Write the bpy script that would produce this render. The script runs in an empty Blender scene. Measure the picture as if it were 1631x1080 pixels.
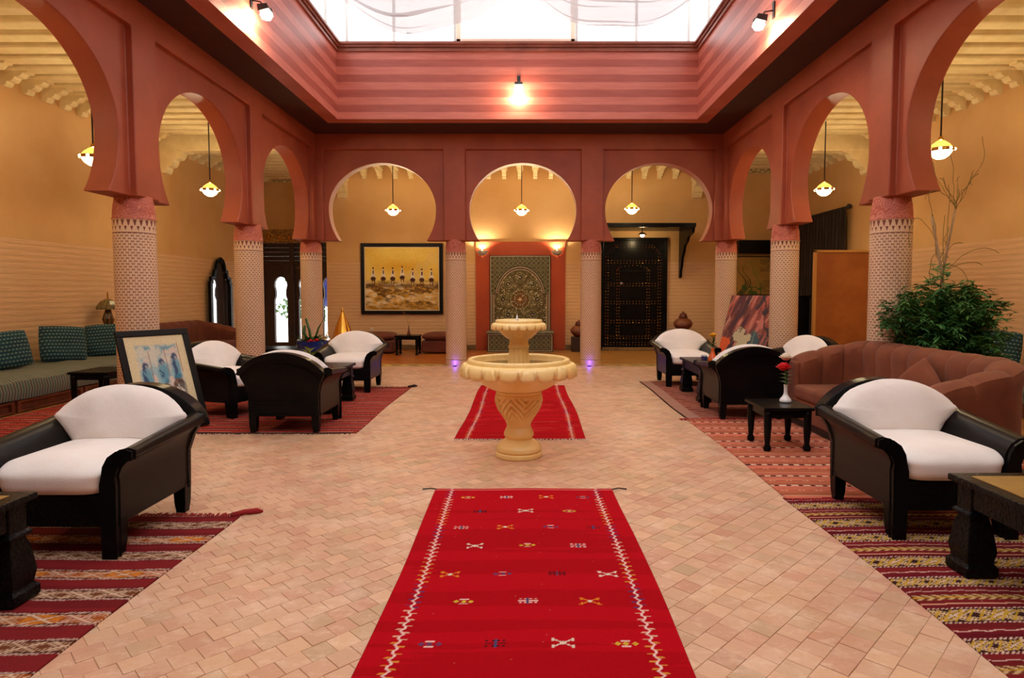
import bpy, math, random
import numpy as np
from mathutils import Vector, Matrix
C = bpy.context.scene.collection
PI = math.pi
random.seed(7)
rng = np.random.default_rng(11)

# ------------------------------------------------------------------ camera, sky, light, exposure
CAMY = .07
cd = bpy.data.cameras.new('camera'); cam = bpy.data.objects.new('camera', cd); C.objects.link(cam)
cd.sensor_fit = 'HORIZONTAL'; cd.sensor_width = 36.0
cd.lens = 1000 / 1631 * 36.0
cd.shift_x = -(838 - 815.5) / 1631; cd.shift_y = -(540 - 519.3) / 1631
cam.location = (0, CAMY, 1.45); cam.rotation_euler = (math.radians(90 - 3.05), 0, 0)
cd.clip_start = .05; cd.clip_end = 200
sc = bpy.context.scene; sc.camera = cam
sc.view_settings.view_transform = 'Standard'; sc.view_settings.look = 'None'
sc.view_settings.gamma = 1; sc.view_settings.use_curve_mapping = False
sc.view_settings.exposure = 0.46
w = bpy.data.worlds.new('sky'); sc.world = w; w.use_nodes = True
bg = w.node_tree.nodes['Background']; bg.inputs[0].default_value = (1.0, .985, .975, 1); bg.inputs[1].default_value = 2.7
pl = bpy.data.lights.new('skylight_portal', 'AREA'); pl.shape = 'RECTANGLE'; pl.size = 6.35; pl.size_y = 11.9
pl.cycles.is_portal = True
po = bpy.data.objects.new('skylight_portal', pl); C.objects.link(po); po.location = (-.16, 5.5, 5.9)
pl2 = bpy.data.lights.new('entrance_portal', 'AREA'); pl2.shape = 'RECTANGLE'; pl2.size = 1.8; pl2.size_y = 2.0
pl2.cycles.is_portal = True
po2 = bpy.data.objects.new('entrance_portal', pl2); C.objects.link(po2); po2.location = (-6.0, 17.6, 1.1); po2.rotation_euler = (-PI/2, 0, 0)
try:
    sc.cycles.use_denoising = True
    sc.cycles.max_bounces = 8; sc.cycles.diffuse_bounces = 5; sc.cycles.glossy_bounces = 3
    sc.cycles.transparent_max_bounces = 12; sc.cycles.sample_clamp_indirect = 6.0
    sc.cycles.caustics_reflective = False; sc.cycles.caustics_refractive = False
except Exception: pass
WARM = (1.0, .66, .30)
def lamp(kind, loc, power, col=WARM, r=.05, rot=None, spot=None, parent=None):
    l = bpy.data.lights.new('lamp_light', kind); l.energy = power; l.color = col
    if kind in ('POINT', 'SPOT'): l.shadow_soft_size = r
    if spot: l.spot_size = math.radians(spot); l.spot_blend = .6
    o = bpy.data.objects.new('lamp_light', l); C.objects.link(o); o.location = loc
    if rot: o.rotation_euler = rot
    if parent: o.parent = parent
    return o

# ------------------------------------------------------------------ helpers
def s2l(c):
    c = np.asarray(c, float) / 255.0
    return np.where(c <= .04045, c / 12.92, ((c + .055) / 1.055) ** 2.4)
def S(r, g, b): return tuple(float(v) for v in s2l((r, g, b)))

class MB:
    def __init__(s): s.v = []; s.f = []
    def add(s, vs, fs):
        n = len(s.v); s.v += [tuple(map(float, v)) for v in vs]; s.f += [tuple(i + n for i in f) for f in fs]; return s
    def box(s, x0, x1, y0, y1, z0, z1):
        v = [(x0,y0,z0),(x1,y0,z0),(x1,y1,z0),(x0,y1,z0),(x0,y0,z1),(x1,y0,z1),(x1,y1,z1),(x0,y1,z1)]
        return s.add(v, [(0,3,2,1),(4,5,6,7),(0,1,5,4),(1,2,6,5),(2,3,7,6),(3,0,4,7)])
    def prism(s, poly, a0, a1, axis='y'):
        """poly: list of 2-D points; extruded from a0 to a1 along axis. axis y: (x,z); x: (y,z); z: (x,y)"""
        def P(p, a):
            return {'y': (p[0], a, p[1]), 'x': (a, p[0], p[1]), 'z': (p[0], p[1], a)}[axis]
        n = len(poly); v = [P(p, a0) for p in poly] + [P(p, a1) for p in poly]
        f = [tuple(range(n)), tuple(range(2*n-1, n-1, -1))] + [(i, (i+1) % n + 0, (i+1) % n + n, i + n) for i in range(n)]
        return s.add(v, f)
    def lathe(s, prof, n=32, cx=0, cy=0, cz=0, mod=None, cap=True, sq=False):
        v = []
        for k, (r, z) in enumerate(prof):
            for i in range(n):
                a = 2*PI*i/n + (PI/4 if sq else 0); rr = r * (math.sqrt(2) if sq else 1)
                if mod: rr = rr + mod(a, z, k)
                v.append((cx + rr*math.cos(a), cy + rr*math.sin(a), cz + z))
        f = []
        for k in range(len(prof)-1):
            for i in range(n):
                j = (i+1) % n; f.append((k*n+i, k*n+j, (k+1)*n+j, (k+1)*n+i))
        if cap:
            f.append(tuple(range(n-1, -1, -1))); m = (len(prof)-1)*n; f.append(tuple(range(m, m+n)))
        return s.add(v, f)
    def tube(s, pts, r, n=6):
        pts = [Vector(p) for p in pts]; v = []; rr = r if isinstance(r, (list, tuple)) else [r]*len(pts)
        for k, p in enumerate(pts):
            d = (pts[min(k+1, len(pts)-1)] - pts[max(k-1, 0)])
            d = d.normalized() if d.length > 1e-9 else Vector((0,0,1))
            u = d.cross(Vector((0,0,1)) if abs(d.z) < .9 else Vector((1,0,0))).normalized(); w_ = d.cross(u)
            for i in range(n):
                a = 2*PI*i/n; v.append(p + (u*math.cos(a) + w_*math.sin(a))*rr[k])
        f = [(k*n+i, k*n+(i+1) % n, (k+1)*n+(i+1) % n, (k+1)*n+i) for k in range(len(pts)-1) for i in range(n)]
        f += [tuple(range(n-1, -1, -1)), tuple(range((len(pts)-1)*n, len(pts)*n))]
        return s.add(v, f)
    def grid(s, P, nu, nv, closeu=False):
        v = [P(i, j) for j in range(nv) for i in range(nu)]
        f = [(j*nu+i, j*nu+(i+1) % nu, (j+1)*nu+(i+1) % nu, (j+1)*nu+i) for j in range(nv-1) for i in range(nu if closeu else nu-1)]
        return s.add(v, f)
    def tf(s, M, start=0):
        for i in range(start, len(s.v)): s.v[i] = tuple(M @ Vector(s.v[i]))
        return s
    def build(s, name, m, parent=None, smooth=False, bevel=0, seg=2, kind=None, loc=None, sub=0):
        me = bpy.data.meshes.new(name); me.from_pydata(s.v, [], s.f); me.update()
        if m: me.materials.append(m)
        if smooth: me.polygons.foreach_set('use_smooth', [True]*len(me.polygons))
        o = bpy.data.objects.new(name, me); C.objects.link(o)
        if parent: o.parent = parent
        if loc: o.location = loc
        if bevel:
            b = o.modifiers.new('b', 'BEVEL'); b.width = bevel; b.segments = seg; b.limit_method = 'ANGLE'; b.angle_limit = math.radians(40)
        if sub:
            b = o.modifiers.new('s', 'SUBSURF'); b.levels = b.render_levels = sub
        if smooth == 'auto':
            me.polygons.foreach_set('use_smooth', [True]*len(me.polygons))
            try:
                me.set_sharp_from_angle(angle=math.radians(35))
            except Exception: pass
        if kind: o['kind'] = kind
        return o
def tag(o, label, cat, group=None, kind=None):
    o['label'] = label; o['category'] = cat
    if group: o['group'] = group
    if kind: o['kind'] = kind
    return o
def empty(name, loc=(0,0,0), rz=0, label=None, cat=None, group=None, kind=None):
    o = bpy.data.objects.new(name, None); C.objects.link(o); o.location = loc; o.rotation_euler = (0,0,rz)
    o.empty_display_size = .1
    if label: tag(o, label, cat, group, kind)
    return o
def dup(root, loc, rz=0, label=None, group=None):
    def cp(o, parent):
        c = o.copy(); C.objects.link(c); c.parent = parent
        for ch in o.children: cp(ch, c)
        return c
    r = cp(root, None); r.location = loc; r.rotation_euler = (0,0,rz)
    if label: r['label'] = label
    if group: r['group'] = group
    return r

# ------------------------------------------------------------------ materials
class NT:
    def __init__(s, name):
        s.m = bpy.data.materials.new(name); s.m.use_nodes = True; s.t = s.m.node_tree; s.n = s.t.nodes; s.b = s.n['Principled BSDF']
    def link(s, a, b): s.t.links.new(a, b)
    def new(s, t, **k):
        n = s.n.new(t)
        for a, b in k.items(): setattr(n, a, b)
        return n
    def math(s, op, a, b=None, c=None):
        n = s.new('ShaderNodeMath', operation=op)
        for i, x in enumerate((a, b, c)):
            if x is None: continue
            if isinstance(x, (int, float)): n.inputs[i].default_value = x
            else: s.link(x, n.inputs[i])
        return n.outputs[0]
    def mix(s, fac, a, b, mode='MIX'):
        n = s.new('ShaderNodeMix', data_type='RGBA', blend_type=mode)
        for i, x in ((0, fac), (6, a), (7, b)):
            if isinstance(x, (int, float)): n.inputs[i].default_value = x
            elif isinstance(x, tuple): n.inputs[i].default_value = (*x[:3], 1)
            else: s.link(x, n.inputs[i])
        return n.outputs[2]
    def noise(s, scale, detail=4, coord=None, rough=.55, stretch=None):
        co = coord if coord is not None else s.coord()
        if stretch:
            mp = s.new('ShaderNodeMapping'); s.link(co, mp.inputs[0]); mp.inputs['Scale'].default_value = stretch; co = mp.outputs[0]
        n = s.new('ShaderNodeTexNoise'); n.inputs['Scale'].default_value = scale; n.inputs['Detail'].default_value = detail
        n.inputs['Roughness'].default_value = rough; s.link(co, n.inputs['Vector']); return n.outputs[0]
    def coord(s, obj=False):
        if obj: return s.new('ShaderNodeTexCoord').outputs['Object']
        return s.new('ShaderNodeNewGeometry').outputs['Position']
    def ramp(s, x, lo, hi):
        n = s.new('ShaderNodeMapRange'); n.inputs[1].default_value = lo; n.inputs[2].default_value = hi; s.link(x, n.inputs[0]); return n.outputs[0]
    def bump(s, h, strength=.3, dist=.01):
        n = s.new('ShaderNodeBump'); n.inputs['Strength'].default_value = strength; n.inputs['Distance'].default_value = dist
        s.link(h, n.inputs['Height']); s.link(n.outputs[0], s.b.inputs['Normal'])
    def color(s, c):
        if isinstance(c, tuple): s.b.inputs['Base Color'].default_value = (*c, 1)
        else: s.link(c, s.b.inputs['Base Color'])
def P(name, col, rough=.6, col2=None, vs=3, bump=0, bs=60, metal=0, coat=0, obj=False, spec=None, bd=.004):
    n = NT(name); n.b.inputs['Roughness'].default_value = rough; n.b.inputs['Metallic'].default_value = metal
    n.b.inputs['Coat Weight'].default_value = coat
    if spec is not None: n.b.inputs['Specular IOR Level'].default_value = spec
    if col2: n.color(n.mix(n.ramp(n.noise(vs, 5, n.coord(obj)), .35, .65), col, col2))
    else: n.color(col)
    if bump: n.bump(n.noise(bs, 5, n.coord(obj)), bump, bd)
    return n.m
def emit(name, col, st):
    n = NT(name); n.b.inputs['Base Color'].default_value = (*col, 1)
    n.b.inputs['Emission Color'].default_value = (*col, 1); n.b.inputs['Emission Strength'].default_value = st; return n.m

def plaster(name, c1, c2, rough=.75):
    n = NT(name); a = n.ramp(n.noise(1.3, 6), .35, .68)
    col = n.mix(a, c1, c2); col = n.mix(n.math('MULTIPLY', n.ramp(n.noise(9, 6), .4, .8), .25), col, tuple(x*.7 for x in c1))
    n.color(col); n.b.inputs['Roughness'].default_value = rough
    n.bump(n.math('ADD', n.noise(14, 6), n.math('MULTIPLY', n.noise(90, 4), .35)), .35, .012); return n.m
M = {}
M['red'] = plaster('terracotta_plaster', S(172, 84, 54), S(152, 68, 42), .5)
M['orange'] = plaster('orange_plaster', S(186, 78, 34), S(170, 66, 28), .6)
def wall_mat():
    n = NT('straw_render_wall'); p = n.coord(); sp = n.new('ShaderNodeSeparateXYZ'); n.link(p, sp.inputs[0]); z = sp.outputs[2]
    c = n.mix(n.ramp(n.noise(.9, 6), .35, .7), S(218, 178, 124), S(204, 160, 102))
    lower = n.math('LESS_THAN', z, n.math('ADD', 2.2, n.math('MULTIPLY', n.noise(1.2, 2), .03)))
    wz = n.math('ADD', z, n.math('MULTIPLY', n.noise(1.2, 3), .02))
    lin = n.math('SINE', n.math('MULTIPLY', wz, 2*PI/.085)); lin = n.ramp(lin, -.6, 1)
    streak = n.ramp(n.noise(1, 6, stretch=(3, 3, 60)), .4, .68)
    c2 = n.mix(n.math('MULTIPLY', streak, .45), S(224, 186, 142), S(198, 156, 112))
    c2 = n.mix(n.math('MULTIPLY', lin, .22), c2, S(180, 136, 94))
    n.color(n.mix(lower, c, c2)); n.b.inputs['Roughness'].default_value = .82
    h = n.math('ADD', n.math('MULTIPLY', n.noise(28, 6), .5), n.math('MULTIPLY', n.math('MULTIPLY', n.math('ADD', streak, n.math('MULTIPLY', lin, -1.0)), lower), .9))
    n.bump(h, .35, .012); return n.m
M['wall'] = wall_mat()
def fascia_mat():
    n = NT('striped_fascia'); p = n.coord(); sp = n.new('ShaderNodeSeparateXYZ'); n.link(p, sp.inputs[0])
    z = n.math('ADD', sp.outputs[2], n.math('MULTIPLY', n.noise(6, 3), .008))
    fr = n.math('FRACT', n.math('DIVIDE', n.math('SUBTRACT', z, 4.528 + .127), .262))
    st = n.math('LESS_THAN', fr, .5)
    a = n.ramp(n.noise(2, 6, stretch=(1, 1, 10)), .35, .7)
    c = n.mix(st, n.mix(a, S(204, 120, 106), S(188, 102, 88)), n.mix(a, S(172, 88, 76), S(160, 76, 64)))
    n.color(c); n.b.inputs['Roughness'].default_value = .42
    n.bump(n.math('ADD', n.math('MULTIPLY', st, -.4), n.noise(30, 6, stretch=(1, 1, 4))), .25, .01); return n.m
M['fascia'] = fascia_mat()
M['trim'] = P('brown_cornice', S(150, 84, 66), .5, S(130, 68, 52), 4, .3, 40)
M['cream'] = P('cream_painted_wood', S(236, 218, 172), .6, S(222, 202, 152), 5, .25, 30)
M['creamdark'] = P('cream_board', S(214, 190, 138), .7, S(200, 174, 122), 5, .2, 30)
def tile_mat(obj):
    n = NT('terracotta_tile' + ('_single' if obj else ''))
    if obj: r = n.new('ShaderNodeObjectInfo').outputs['Random']
    else: r = n.new('ShaderNodeNewGeometry').outputs['Random Per Island']
    p = n.coord()
    c = n.mix(r, S(208, 164, 132), S(222, 178, 140))
    r2 = n.math('FRACT', n.math('MULTIPLY', r, 7.31)); r3 = n.math('FRACT', n.math('MULTIPLY', r, 23.7))
    c = n.mix(n.math('MULTIPLY', n.ramp(r2, .5, 1), .8), c, S(192, 134, 108))
    c = n.mix(n.math('MULTIPLY', n.ramp(r3, .66, 1), .8), c, S(186, 156, 118))
    c = n.mix(n.math('MULTIPLY', n.ramp(n.noise(.8, 4), .42, .62), .35), c, S(222, 168, 146))
    c = n.mix(n.math('MULTIPLY', n.ramp(n.noise(1.1, 5, stretch=(1, 1, 5)), .5, .7), .45), c, S(202, 154, 104))
    c = n.mix(n.math('MULTIPLY', n.ramp(n.noise(2.2, 8, rough=.7), .50, .72), .75), c, S(238, 208, 184)); c = n.mix(n.math('MULTIPLY', n.ramp(n.noise(9, 7, rough=.7, stretch=(1, 1.6, 1)), .52, .72), .5), c, S(244, 218, 190))
    c = n.mix(n.math('MULTIPLY', n.ramp(n.noise(30, 5), .55, .8), .3), c, S(180, 124, 88))
    n.color(c); n.link(n.ramp(n.noise(5, 4), -.4, 1.6), n.b.inputs['Roughness'])
    n.b.inputs['Specular IOR Level'].default_value = .5
    n.bump(n.math('ADD', n.noise(8, 5), n.math('MULTIPLY', n.noise(70, 4), .4)), .3, .006); return n.m
M['tile'] = tile_mat(False); M['tile1'] = tile_mat(True)
M['grout'] = P('grout', S(206, 164, 130), .9, S(188, 144, 108), 8)
def gallery_mat():
    n = NT('ochre_gallery_tile'); b = n.new('ShaderNodeTexBrick'); n.link(n.coord(), b.inputs[0])
    b.inputs['Scale'].default_value = 1; b.inputs['Brick Width'].default_value = .2; b.inputs['Row Height'].default_value = .1
    b.inputs['Mortar Size'].default_value = .004; b.inputs['Color1'].default_value = (*S(196, 146, 78), 1)
    b.inputs['Color2'].default_value = (*S(170, 116, 58), 1); b.inputs['Mortar'].default_value = (*S(120, 84, 46), 1)
    n.color(b.outputs[0]); n.b.inputs['Roughness'].default_value = .35; n.bump(n.noise(20, 4), .2, .004); return n.m
M['gal'] = gallery_mat()
def wood_floor():
    n = NT('orange_wood_floor'); mp = n.new('ShaderNodeMapping'); n.link(n.coord(), mp.inputs[0]); mp.inputs['Rotation'].default_value = (0, 0, math.radians(40))
    b = n.new('ShaderNodeTexBrick'); n.link(mp.outputs[0], b.inputs[0]); b.inputs['Scale'].default_value = 1
    b.inputs['Brick Width'].default_value = .9; b.inputs['Row Height'].default_value = .11; b.inputs['Mortar Size'].default_value = .003
    b.inputs['Color1'].default_value = (*S(196, 122, 56), 1); b.inputs['Color2'].default_value = (*S(170, 92, 40), 1); b.inputs['Mortar'].default_value = (*S(110, 60, 28), 1)
    n.color(b.outputs[0]); n.b.inputs['Roughness'].default_value = .3; return n.m
M['woodfloor'] = wood_floor()
def column_mat():
    n = NT('column_mosaic'); uv = n.new('ShaderNodeUVMap').outputs[0]; sp = n.new('ShaderNodeSeparateXYZ'); n.link(uv, sp.inputs[0])
    v = n.math('DIVIDE', sp.outputs[1], .030); row = n.math('FLOOR', v)
    u = n.math('ADD', n.math('MULTIPLY', sp.outputs[0], 25), n.math('MULTIPLY', n.math('MODULO', row, 2), .5))
    fu = n.math('ABSOLUTE', n.math('SUBTRACT', n.math('FRACT', u), .5)); fv = n.math('ABSOLUTE', n.math('SUBTRACT', n.math('FRACT', v), .5))
    dots = n.math('MULTIPLY', n.math('LESS_THAN', n.math('ABSOLUTE', n.math('SUBTRACT', fu, .17)), .10), n.math('LESS_THAN', fv, .27))
    dark = n.math('MINIMUM', n.math('ADD', dots, n.math('MULTIPLY', n.math('LESS_THAN', fu, .12), n.math('LESS_THAN', fv, .09))), 1)
    thin = n.math('MULTIPLY', n.math('GREATER_THAN', fv, .46), n.math('GREATER_THAN', fu, .3))
    base = n.mix(n.ramp(n.noise(40, 3), .35, .7), S(232, 202, 170), S(216, 180, 146))
    c = n.mix(n.math('MULTIPLY', thin, .30), base, S(168, 112, 84)); c = n.mix(n.math('MULTIPLY', dark, .88), c, S(122, 52, 40))
    n.color(c); n.b.inputs['Roughness'].default_value = .28
    n.bump(n.math('MULTIPLY', n.math('ADD', dark, thin), -1), .4, .002); return n.m
M['colmos'] = column_mat()
def band_mat():
    n = NT('column_frieze_band'); uv = n.new('ShaderNodeUVMap').outputs[0]; sp = n.new('ShaderNodeSeparateXYZ'); n.link(uv, sp.inputs[0])
    v = sp.outputs[1]     # 0..1 over band
    u = n.math('MULTIPLY', sp.outputs[0], 22)
    fu = n.math('ABSOLUTE', n.math('SUBTRACT', n.math('FRACT', u), .5))
    up = n.math('MULTIPLY', n.math('GREATER_THAN', v, .52), n.math('LESS_THAN', fu, n.math('MULTIPLY', n.math('SUBTRACT', v, .42), .62)))
    up = n.math('MULTIPLY', up, n.math('LESS_THAN', v, .93))
    fu2 = n.math('ABSOLUTE', n.math('SUBTRACT', n.math('FRACT', n.math('ADD', u, .5)), .5))
    tri = n.math('LESS_THAN', fu2, n.math('MULTIPLY', n.math('SUBTRACT', v, .16), .75))
    lo = n.math('MULTIPLY', n.math('MULTIPLY', n.math('LESS_THAN', v, .48), n.math('GREATER_THAN', v, .16)), tri)
    ln = n.math('LESS_THAN', v, .06)
    d = n.math('MINIMUM', n.math('ADD', n.math('ADD', up, lo), ln), 1)
    n.color(n.mix(n.math('MULTIPLY', d, .92), S(230, 196, 162), S(112, 40, 34))); n.b.inputs['Roughness'].default_value = .35
    n.bump(n.math('MULTIPLY', d, -1), .5, .003); return n.m
M['colband'] = band_mat()
def capital_mat():
    n = NT('carved_red_capital'); uv = n.new('ShaderNodeUVMap').outputs[0]
    mp = n.new('ShaderNodeMapping'); n.link(uv, mp.inputs[0]); mp.inputs['Scale'].default_value = (6, 5, 1)
    v_ = n.new('ShaderNodeTexVoronoi', feature='F1'); n.link(mp.outputs[0], v_.inputs[0]); v_.inputs['Scale'].default_value = 2.2
    s_ = n.math('SINE', n.math('MULTIPLY', v_.outputs[0], 22))
    f = n.ramp(s_, -.2, .5)
    n.color(n.mix(f, S(186, 92, 74), S(208, 124, 100))); n.b.inputs['Roughness'].default_value = .6; n.bump(f, .8, .006); return n.m
M['capital'] = capital_mat()
def lacquer(name, carve=0):
    n = NT(name); n.color(n.mix(n.ramp(n.noise(5, 4, n.coord(True)), .4, .7), (.0035, .0035, .004), (.007, .006, .0055)))
    n.b.inputs['Roughness'].default_value = .26; n.b.inputs['Specular IOR Level'].default_value = .11
    if carve:
        v = n.new('ShaderNodeTexVoronoi', feature='SMOOTH_F1'); n.link(n.coord(True), v.inputs[0]); v.inputs['Scale'].default_value = carve
        n.bump(n.math('ADD', n.ramp(v.outputs[0], .2, .6), n.noise(carve*1.5, 3, n.coord(True))), .5, .004)
    else: n.bump(n.noise(9, 4, n.coord(True), stretch=(1, 1, 6)), .15, .004)
    return n.m
M['black'] = lacquer('black_lacquered_wood'); M['carved'] = lacquer('carved_black_wood', 62)
def side_mat():
    n = NT('black_brown_side_panel'); f = n.ramp(n.noise(3, 6, n.coord(True), stretch=(1, 1, 9)), .35, .7)
    n.color(n.mix(f, (.012, .009, .0075), (.007, .006, .006))); n.b.inputs['Specular IOR Level'].default_value = .13; n.b.inputs['Roughness'].default_value = .33; n.bump(f, .1, .003); return n.m
M['side'] = side_mat()
def cloth(name, c1, c2, bs=220, rough=.95, wr=0, obj=True, sheen=.2):
    n = NT(name); co = n.coord(obj); n.color(n.mix(n.ramp(n.noise(4, 5, co), .35, .7), c1, c2)); n.b.inputs['Roughness'].default_value = rough
    n.b.inputs['Sheen Weight'].default_value = sheen
    h = n.math('MULTIPLY', n.noise(bs, 2, co), .15)
    if wr: h = n.math('ADD', h, n.math('MULTIPLY', n.noise(7, 4, co, stretch=(1, 1, 1)), wr))
    n.bump(h, .5, .01); return n.m
M['white'] = cloth('white_cotton', S(252, 246, 240), S(246, 236, 228), wr=1.2)
M['rust'] = cloth('rust_velvet', S(130, 66, 32), S(110, 52, 24), rough=.8, wr=.3, sheen=.08)
M['rustdark'] = cloth('dark_rust_velvet', S(112, 54, 34), S(94, 42, 28), rough=.8, wr=.3, sheen=.05)
def teal_mat(stripe):
    n = NT('teal_striped_cloth' if stripe else 'teal_dotted_cloth'); co = n.coord(True); sp = n.new('ShaderNodeSeparateXYZ'); n.link(co, sp.inputs[0])
    if stripe:
        f = n.math('ABSOLUTE', n.math('SUBTRACT', n.math('FRACT', n.math('DIVIDE', sp.outputs[1], .085)), .5))
        band = n.math('LESS_THAN', f, .25)
        c = n.mix(band, S(64, 98, 92), S(78, 84, 82)); c = n.mix(n.math('MULTIPLY', n.math('LESS_THAN', n.math('ABSOLUTE', n.math('SUBTRACT', f, .25)), .06), .8), c, S(168, 160, 126))
        c = n.mix(n.math('MULTIPLY', n.ramp(n.noise(160, 2, co), .4, .6), .3), c, S(120, 108, 78))
    else:
        v = n.math('DIVIDE', sp.outputs[2], .05); row = n.math('MODULO', n.math('FLOOR', v), 2)
        u = n.math('DIVIDE', sp.outputs[0], n.math('ADD', .042, n.math('MULTIPLY', row, .0)))
        fu = n.math('ABSOLUTE', n.math('SUBTRACT', n.math('FRACT', n.math('ADD', u, n.math('MULTIPLY', row, .5))), .5)); fv = n.math('ABSOLUTE', n.math('SUBTRACT', n.math('FRACT', v), .5))
        d = n.math('MULTIPLY', n.math('LESS_THAN', fu, .24), n.math('LESS_THAN', fv, .13))
        c = n.mix(n.ramp(n.noise(6, 3, co), .35, .7), S(18, 62, 76), S(12, 46, 62)); c = n.mix(n.math('MULTIPLY', n.math('LESS_THAN', fv, .3), .25), c, S(40, 92, 80)); c = n.mix(n.math('MULTIPLY', d, .7), c, S(150, 170, 150))
    n.color(c); n.b.inputs['Roughness'].default_value = .9; n.bump(n.math('ADD', n.noise(150, 2, co), n.noise(6, 4, co)), .35, .006); return n.m
M['teals'] = teal_mat(True); M['teald'] = teal_mat(False)
M['brownwood'] = P('reddish_brown_wood', S(120, 62, 36), .4, S(92, 44, 26), 6, .2, 40)
M['darkwood'] = P('dark_carved_wood', S(58, 32, 22), .45, S(40, 22, 16), 12, .7, 50)
M['stone'] = P('yellow_marble', S(238, 206, 138), .26, S(226, 186, 108), 5, .12, 30, coat=.2)
def stone_mat():
    n = NT('yellow_carved_marble'); f = n.ramp(n.noise(3.5, 7, rough=.65), .35, .7)
    n.color(n.mix(f, S(255, 226, 158), S(244, 204, 122))); n.b.inputs['Roughness'].default_value = .32
    n.b.inputs['Subsurface Weight'].default_value = .0; n.bump(n.noise(60, 4), .12, .004); return n.m
M['stone'] = stone_mat()
M['brass'] = P('brass', S(206, 150, 60), .25, metal=1); M['iron'] = P('black_iron', (.01, .01, .01), .45)
M['ochretop'] = P('ochre_leather_inset', S(168, 130, 62), .45, S(150, 112, 50), 7, .3, 120)
M['terra'] = P('terracotta_pot', S(110, 50, 34), .5, S(100, 44, 30), 20)
M['goldpot'] = P('painted_pot_band', S(150, 90, 54), .5, S(96, 44, 32), 38)
M['blue'] = P('blue_glazed', S(22, 48, 130), .25, S(14, 34, 100), 6)
M['leaf'] = P('green_leaf', S(60, 104, 44), .5, S(38, 76, 30), 14)
M['fern'] = P('feathery_leaf', S(50, 106, 48), .6, S(74, 128, 54), 3)
M['soil'] = P('soil', S(60, 40, 28), .95)
M['rose'] = P('red_petals', S(214, 16, 30), .55); M['rosew'] = P('white_petals', S(236, 226, 206), .6); M['yel'] = P('yellow_petals', S(236, 176, 20), .6)
M['porc'] = P('white_porcelain', S(238, 238, 240), .15, coat=.5); M['orangev'] = P('orange_glaze', S(226, 96, 30), .3)
M['cane'] = P('dry_cane', S(176, 148, 116), .7, S(150, 118, 86), 12); M['vine'] = P('dry_vine', S(124, 112, 50), .8)
M['ply'] = P('orange_brown_board', S(176, 104, 42), .45, S(160, 90, 34), 4, .1, 60)
M['plyedge'] = P('board_edge', S(206, 150, 70), .5)
M['curtain'] = cloth('dark_brown_curtain', S(44, 32, 26), S(32, 24, 20), wr=.2)
M['outlet'] = P('white_plastic', S(225, 215, 190), .4)
M['mirror'] = P('mirror_glass', (.85, .85, .88), .03, metal=1)
M['frameb'] = P('black_picture_frame', (.006, .006, .007), .35, spec=.15)
M['matw'] = P('pale_mount', S(232, 216, 176), .8)
M['fringe'] = P('white_fringe', S(220, 205, 190), .95); M['fringer'] = P('red_fringe', S(150, 30, 34), .95); M['fringed'] = P('dark_yarn', S(44, 30, 26), .95)
M['skirt'] = P('olive_brown_skirting', S(136, 108, 66), .5, S(110, 84, 50), 8)
M['frame_pale'] = P('pale_window_frame', S(226, 200, 180), .6)
M['frame_grey'] = P('grey_glazing_bar', S(190, 190, 190), .5)
M['lawn'] = P('lawn', S(120, 150, 80), .9, S(90, 130, 60), 5); M['paving'] = P('pale_paving', S(236, 228, 216), .8)
def glass_mat(name, col, mixf, rough=.05):
    n = NT(name); out = n.n['Material Output']; tr = n.new('ShaderNodeBsdfTransparent'); tr.inputs[0].default_value = (*col, 1)
    gl = n.new('ShaderNodeBsdfGlossy'); gl.inputs['Roughness'].default_value = rough; mx = n.new('ShaderNodeMixShader'); mx.inputs[0].default_value = mixf
    n.link(tr.outputs[0], mx.inputs[1]); n.link(gl.outputs[0], mx.inputs[2]); n.link(mx.outputs[0], out.inputs[0]); return n.m
M['pane'] = glass_mat('clear_pane', (.97, .97, .97), .04)
M['clear'] = glass_mat('clear_glassware', (.85, .88, .9), .15)
M['water'] = glass_mat('water', (.86, .84, .76), .22, .02)
def drape_mat():
    n = NT('sheer_white_cloth'); out = n.n['Material Output']; tr = n.new('ShaderNodeBsdfTransparent')
    df = n.new('ShaderNodeBsdfDiffuse'); df.inputs[0].default_value = (.44, .40, .41, 1); tl = n.new('ShaderNodeBsdfTranslucent'); tl.inputs[0].default_value = (.44, .40, .41, 1)
    a = n.new('ShaderNodeMixShader'); a.inputs[0].default_value = .45; b = n.new('ShaderNodeMixShader'); b.inputs[0].default_value = .86
    n.link(df.outputs[0], a.inputs[1]); n.link(tl.outputs[0], a.inputs[2]); n.link(tr.outputs[0], b.inputs[1]); n.link(a.outputs[0], b.inputs[2]); n.link(b.outputs[0], out.inputs[0]); return n.m
M['drape'] = drape_mat()
def shade_mat(name, col, st, tr_):
    n = NT(name); out = n.n['Material Output']; tr = n.new('ShaderNodeBsdfTransparent'); tr.inputs[0].default_value = (1, .9, .7, 1)
    em = n.new('ShaderNodeEmission'); em.inputs[0].default_value = (*col, 1); em.inputs[1].default_value = st
    mx = n.new('ShaderNodeMixShader'); mx.inputs[0].default_value = 1 - tr_
    n.link(tr.outputs[0], mx.inputs[1]); n.link(em.outputs[0], mx.inputs[2]); n.link(mx.outputs[0], out.inputs[0]); return n.m
M['shade_lo'] = shade_mat('glowing_glass_bowl', (1, .80, .42), 11, .4)
M['shade_up'] = shade_mat('glowing_amber_glass', (1, .62, .12), 1.6, .5)
M['bulb'] = emit('halogen_bulb', (1, .80, .5), 60)
M['violet'] = emit('violet_lens', (.16, .07, 1), 4)
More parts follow.
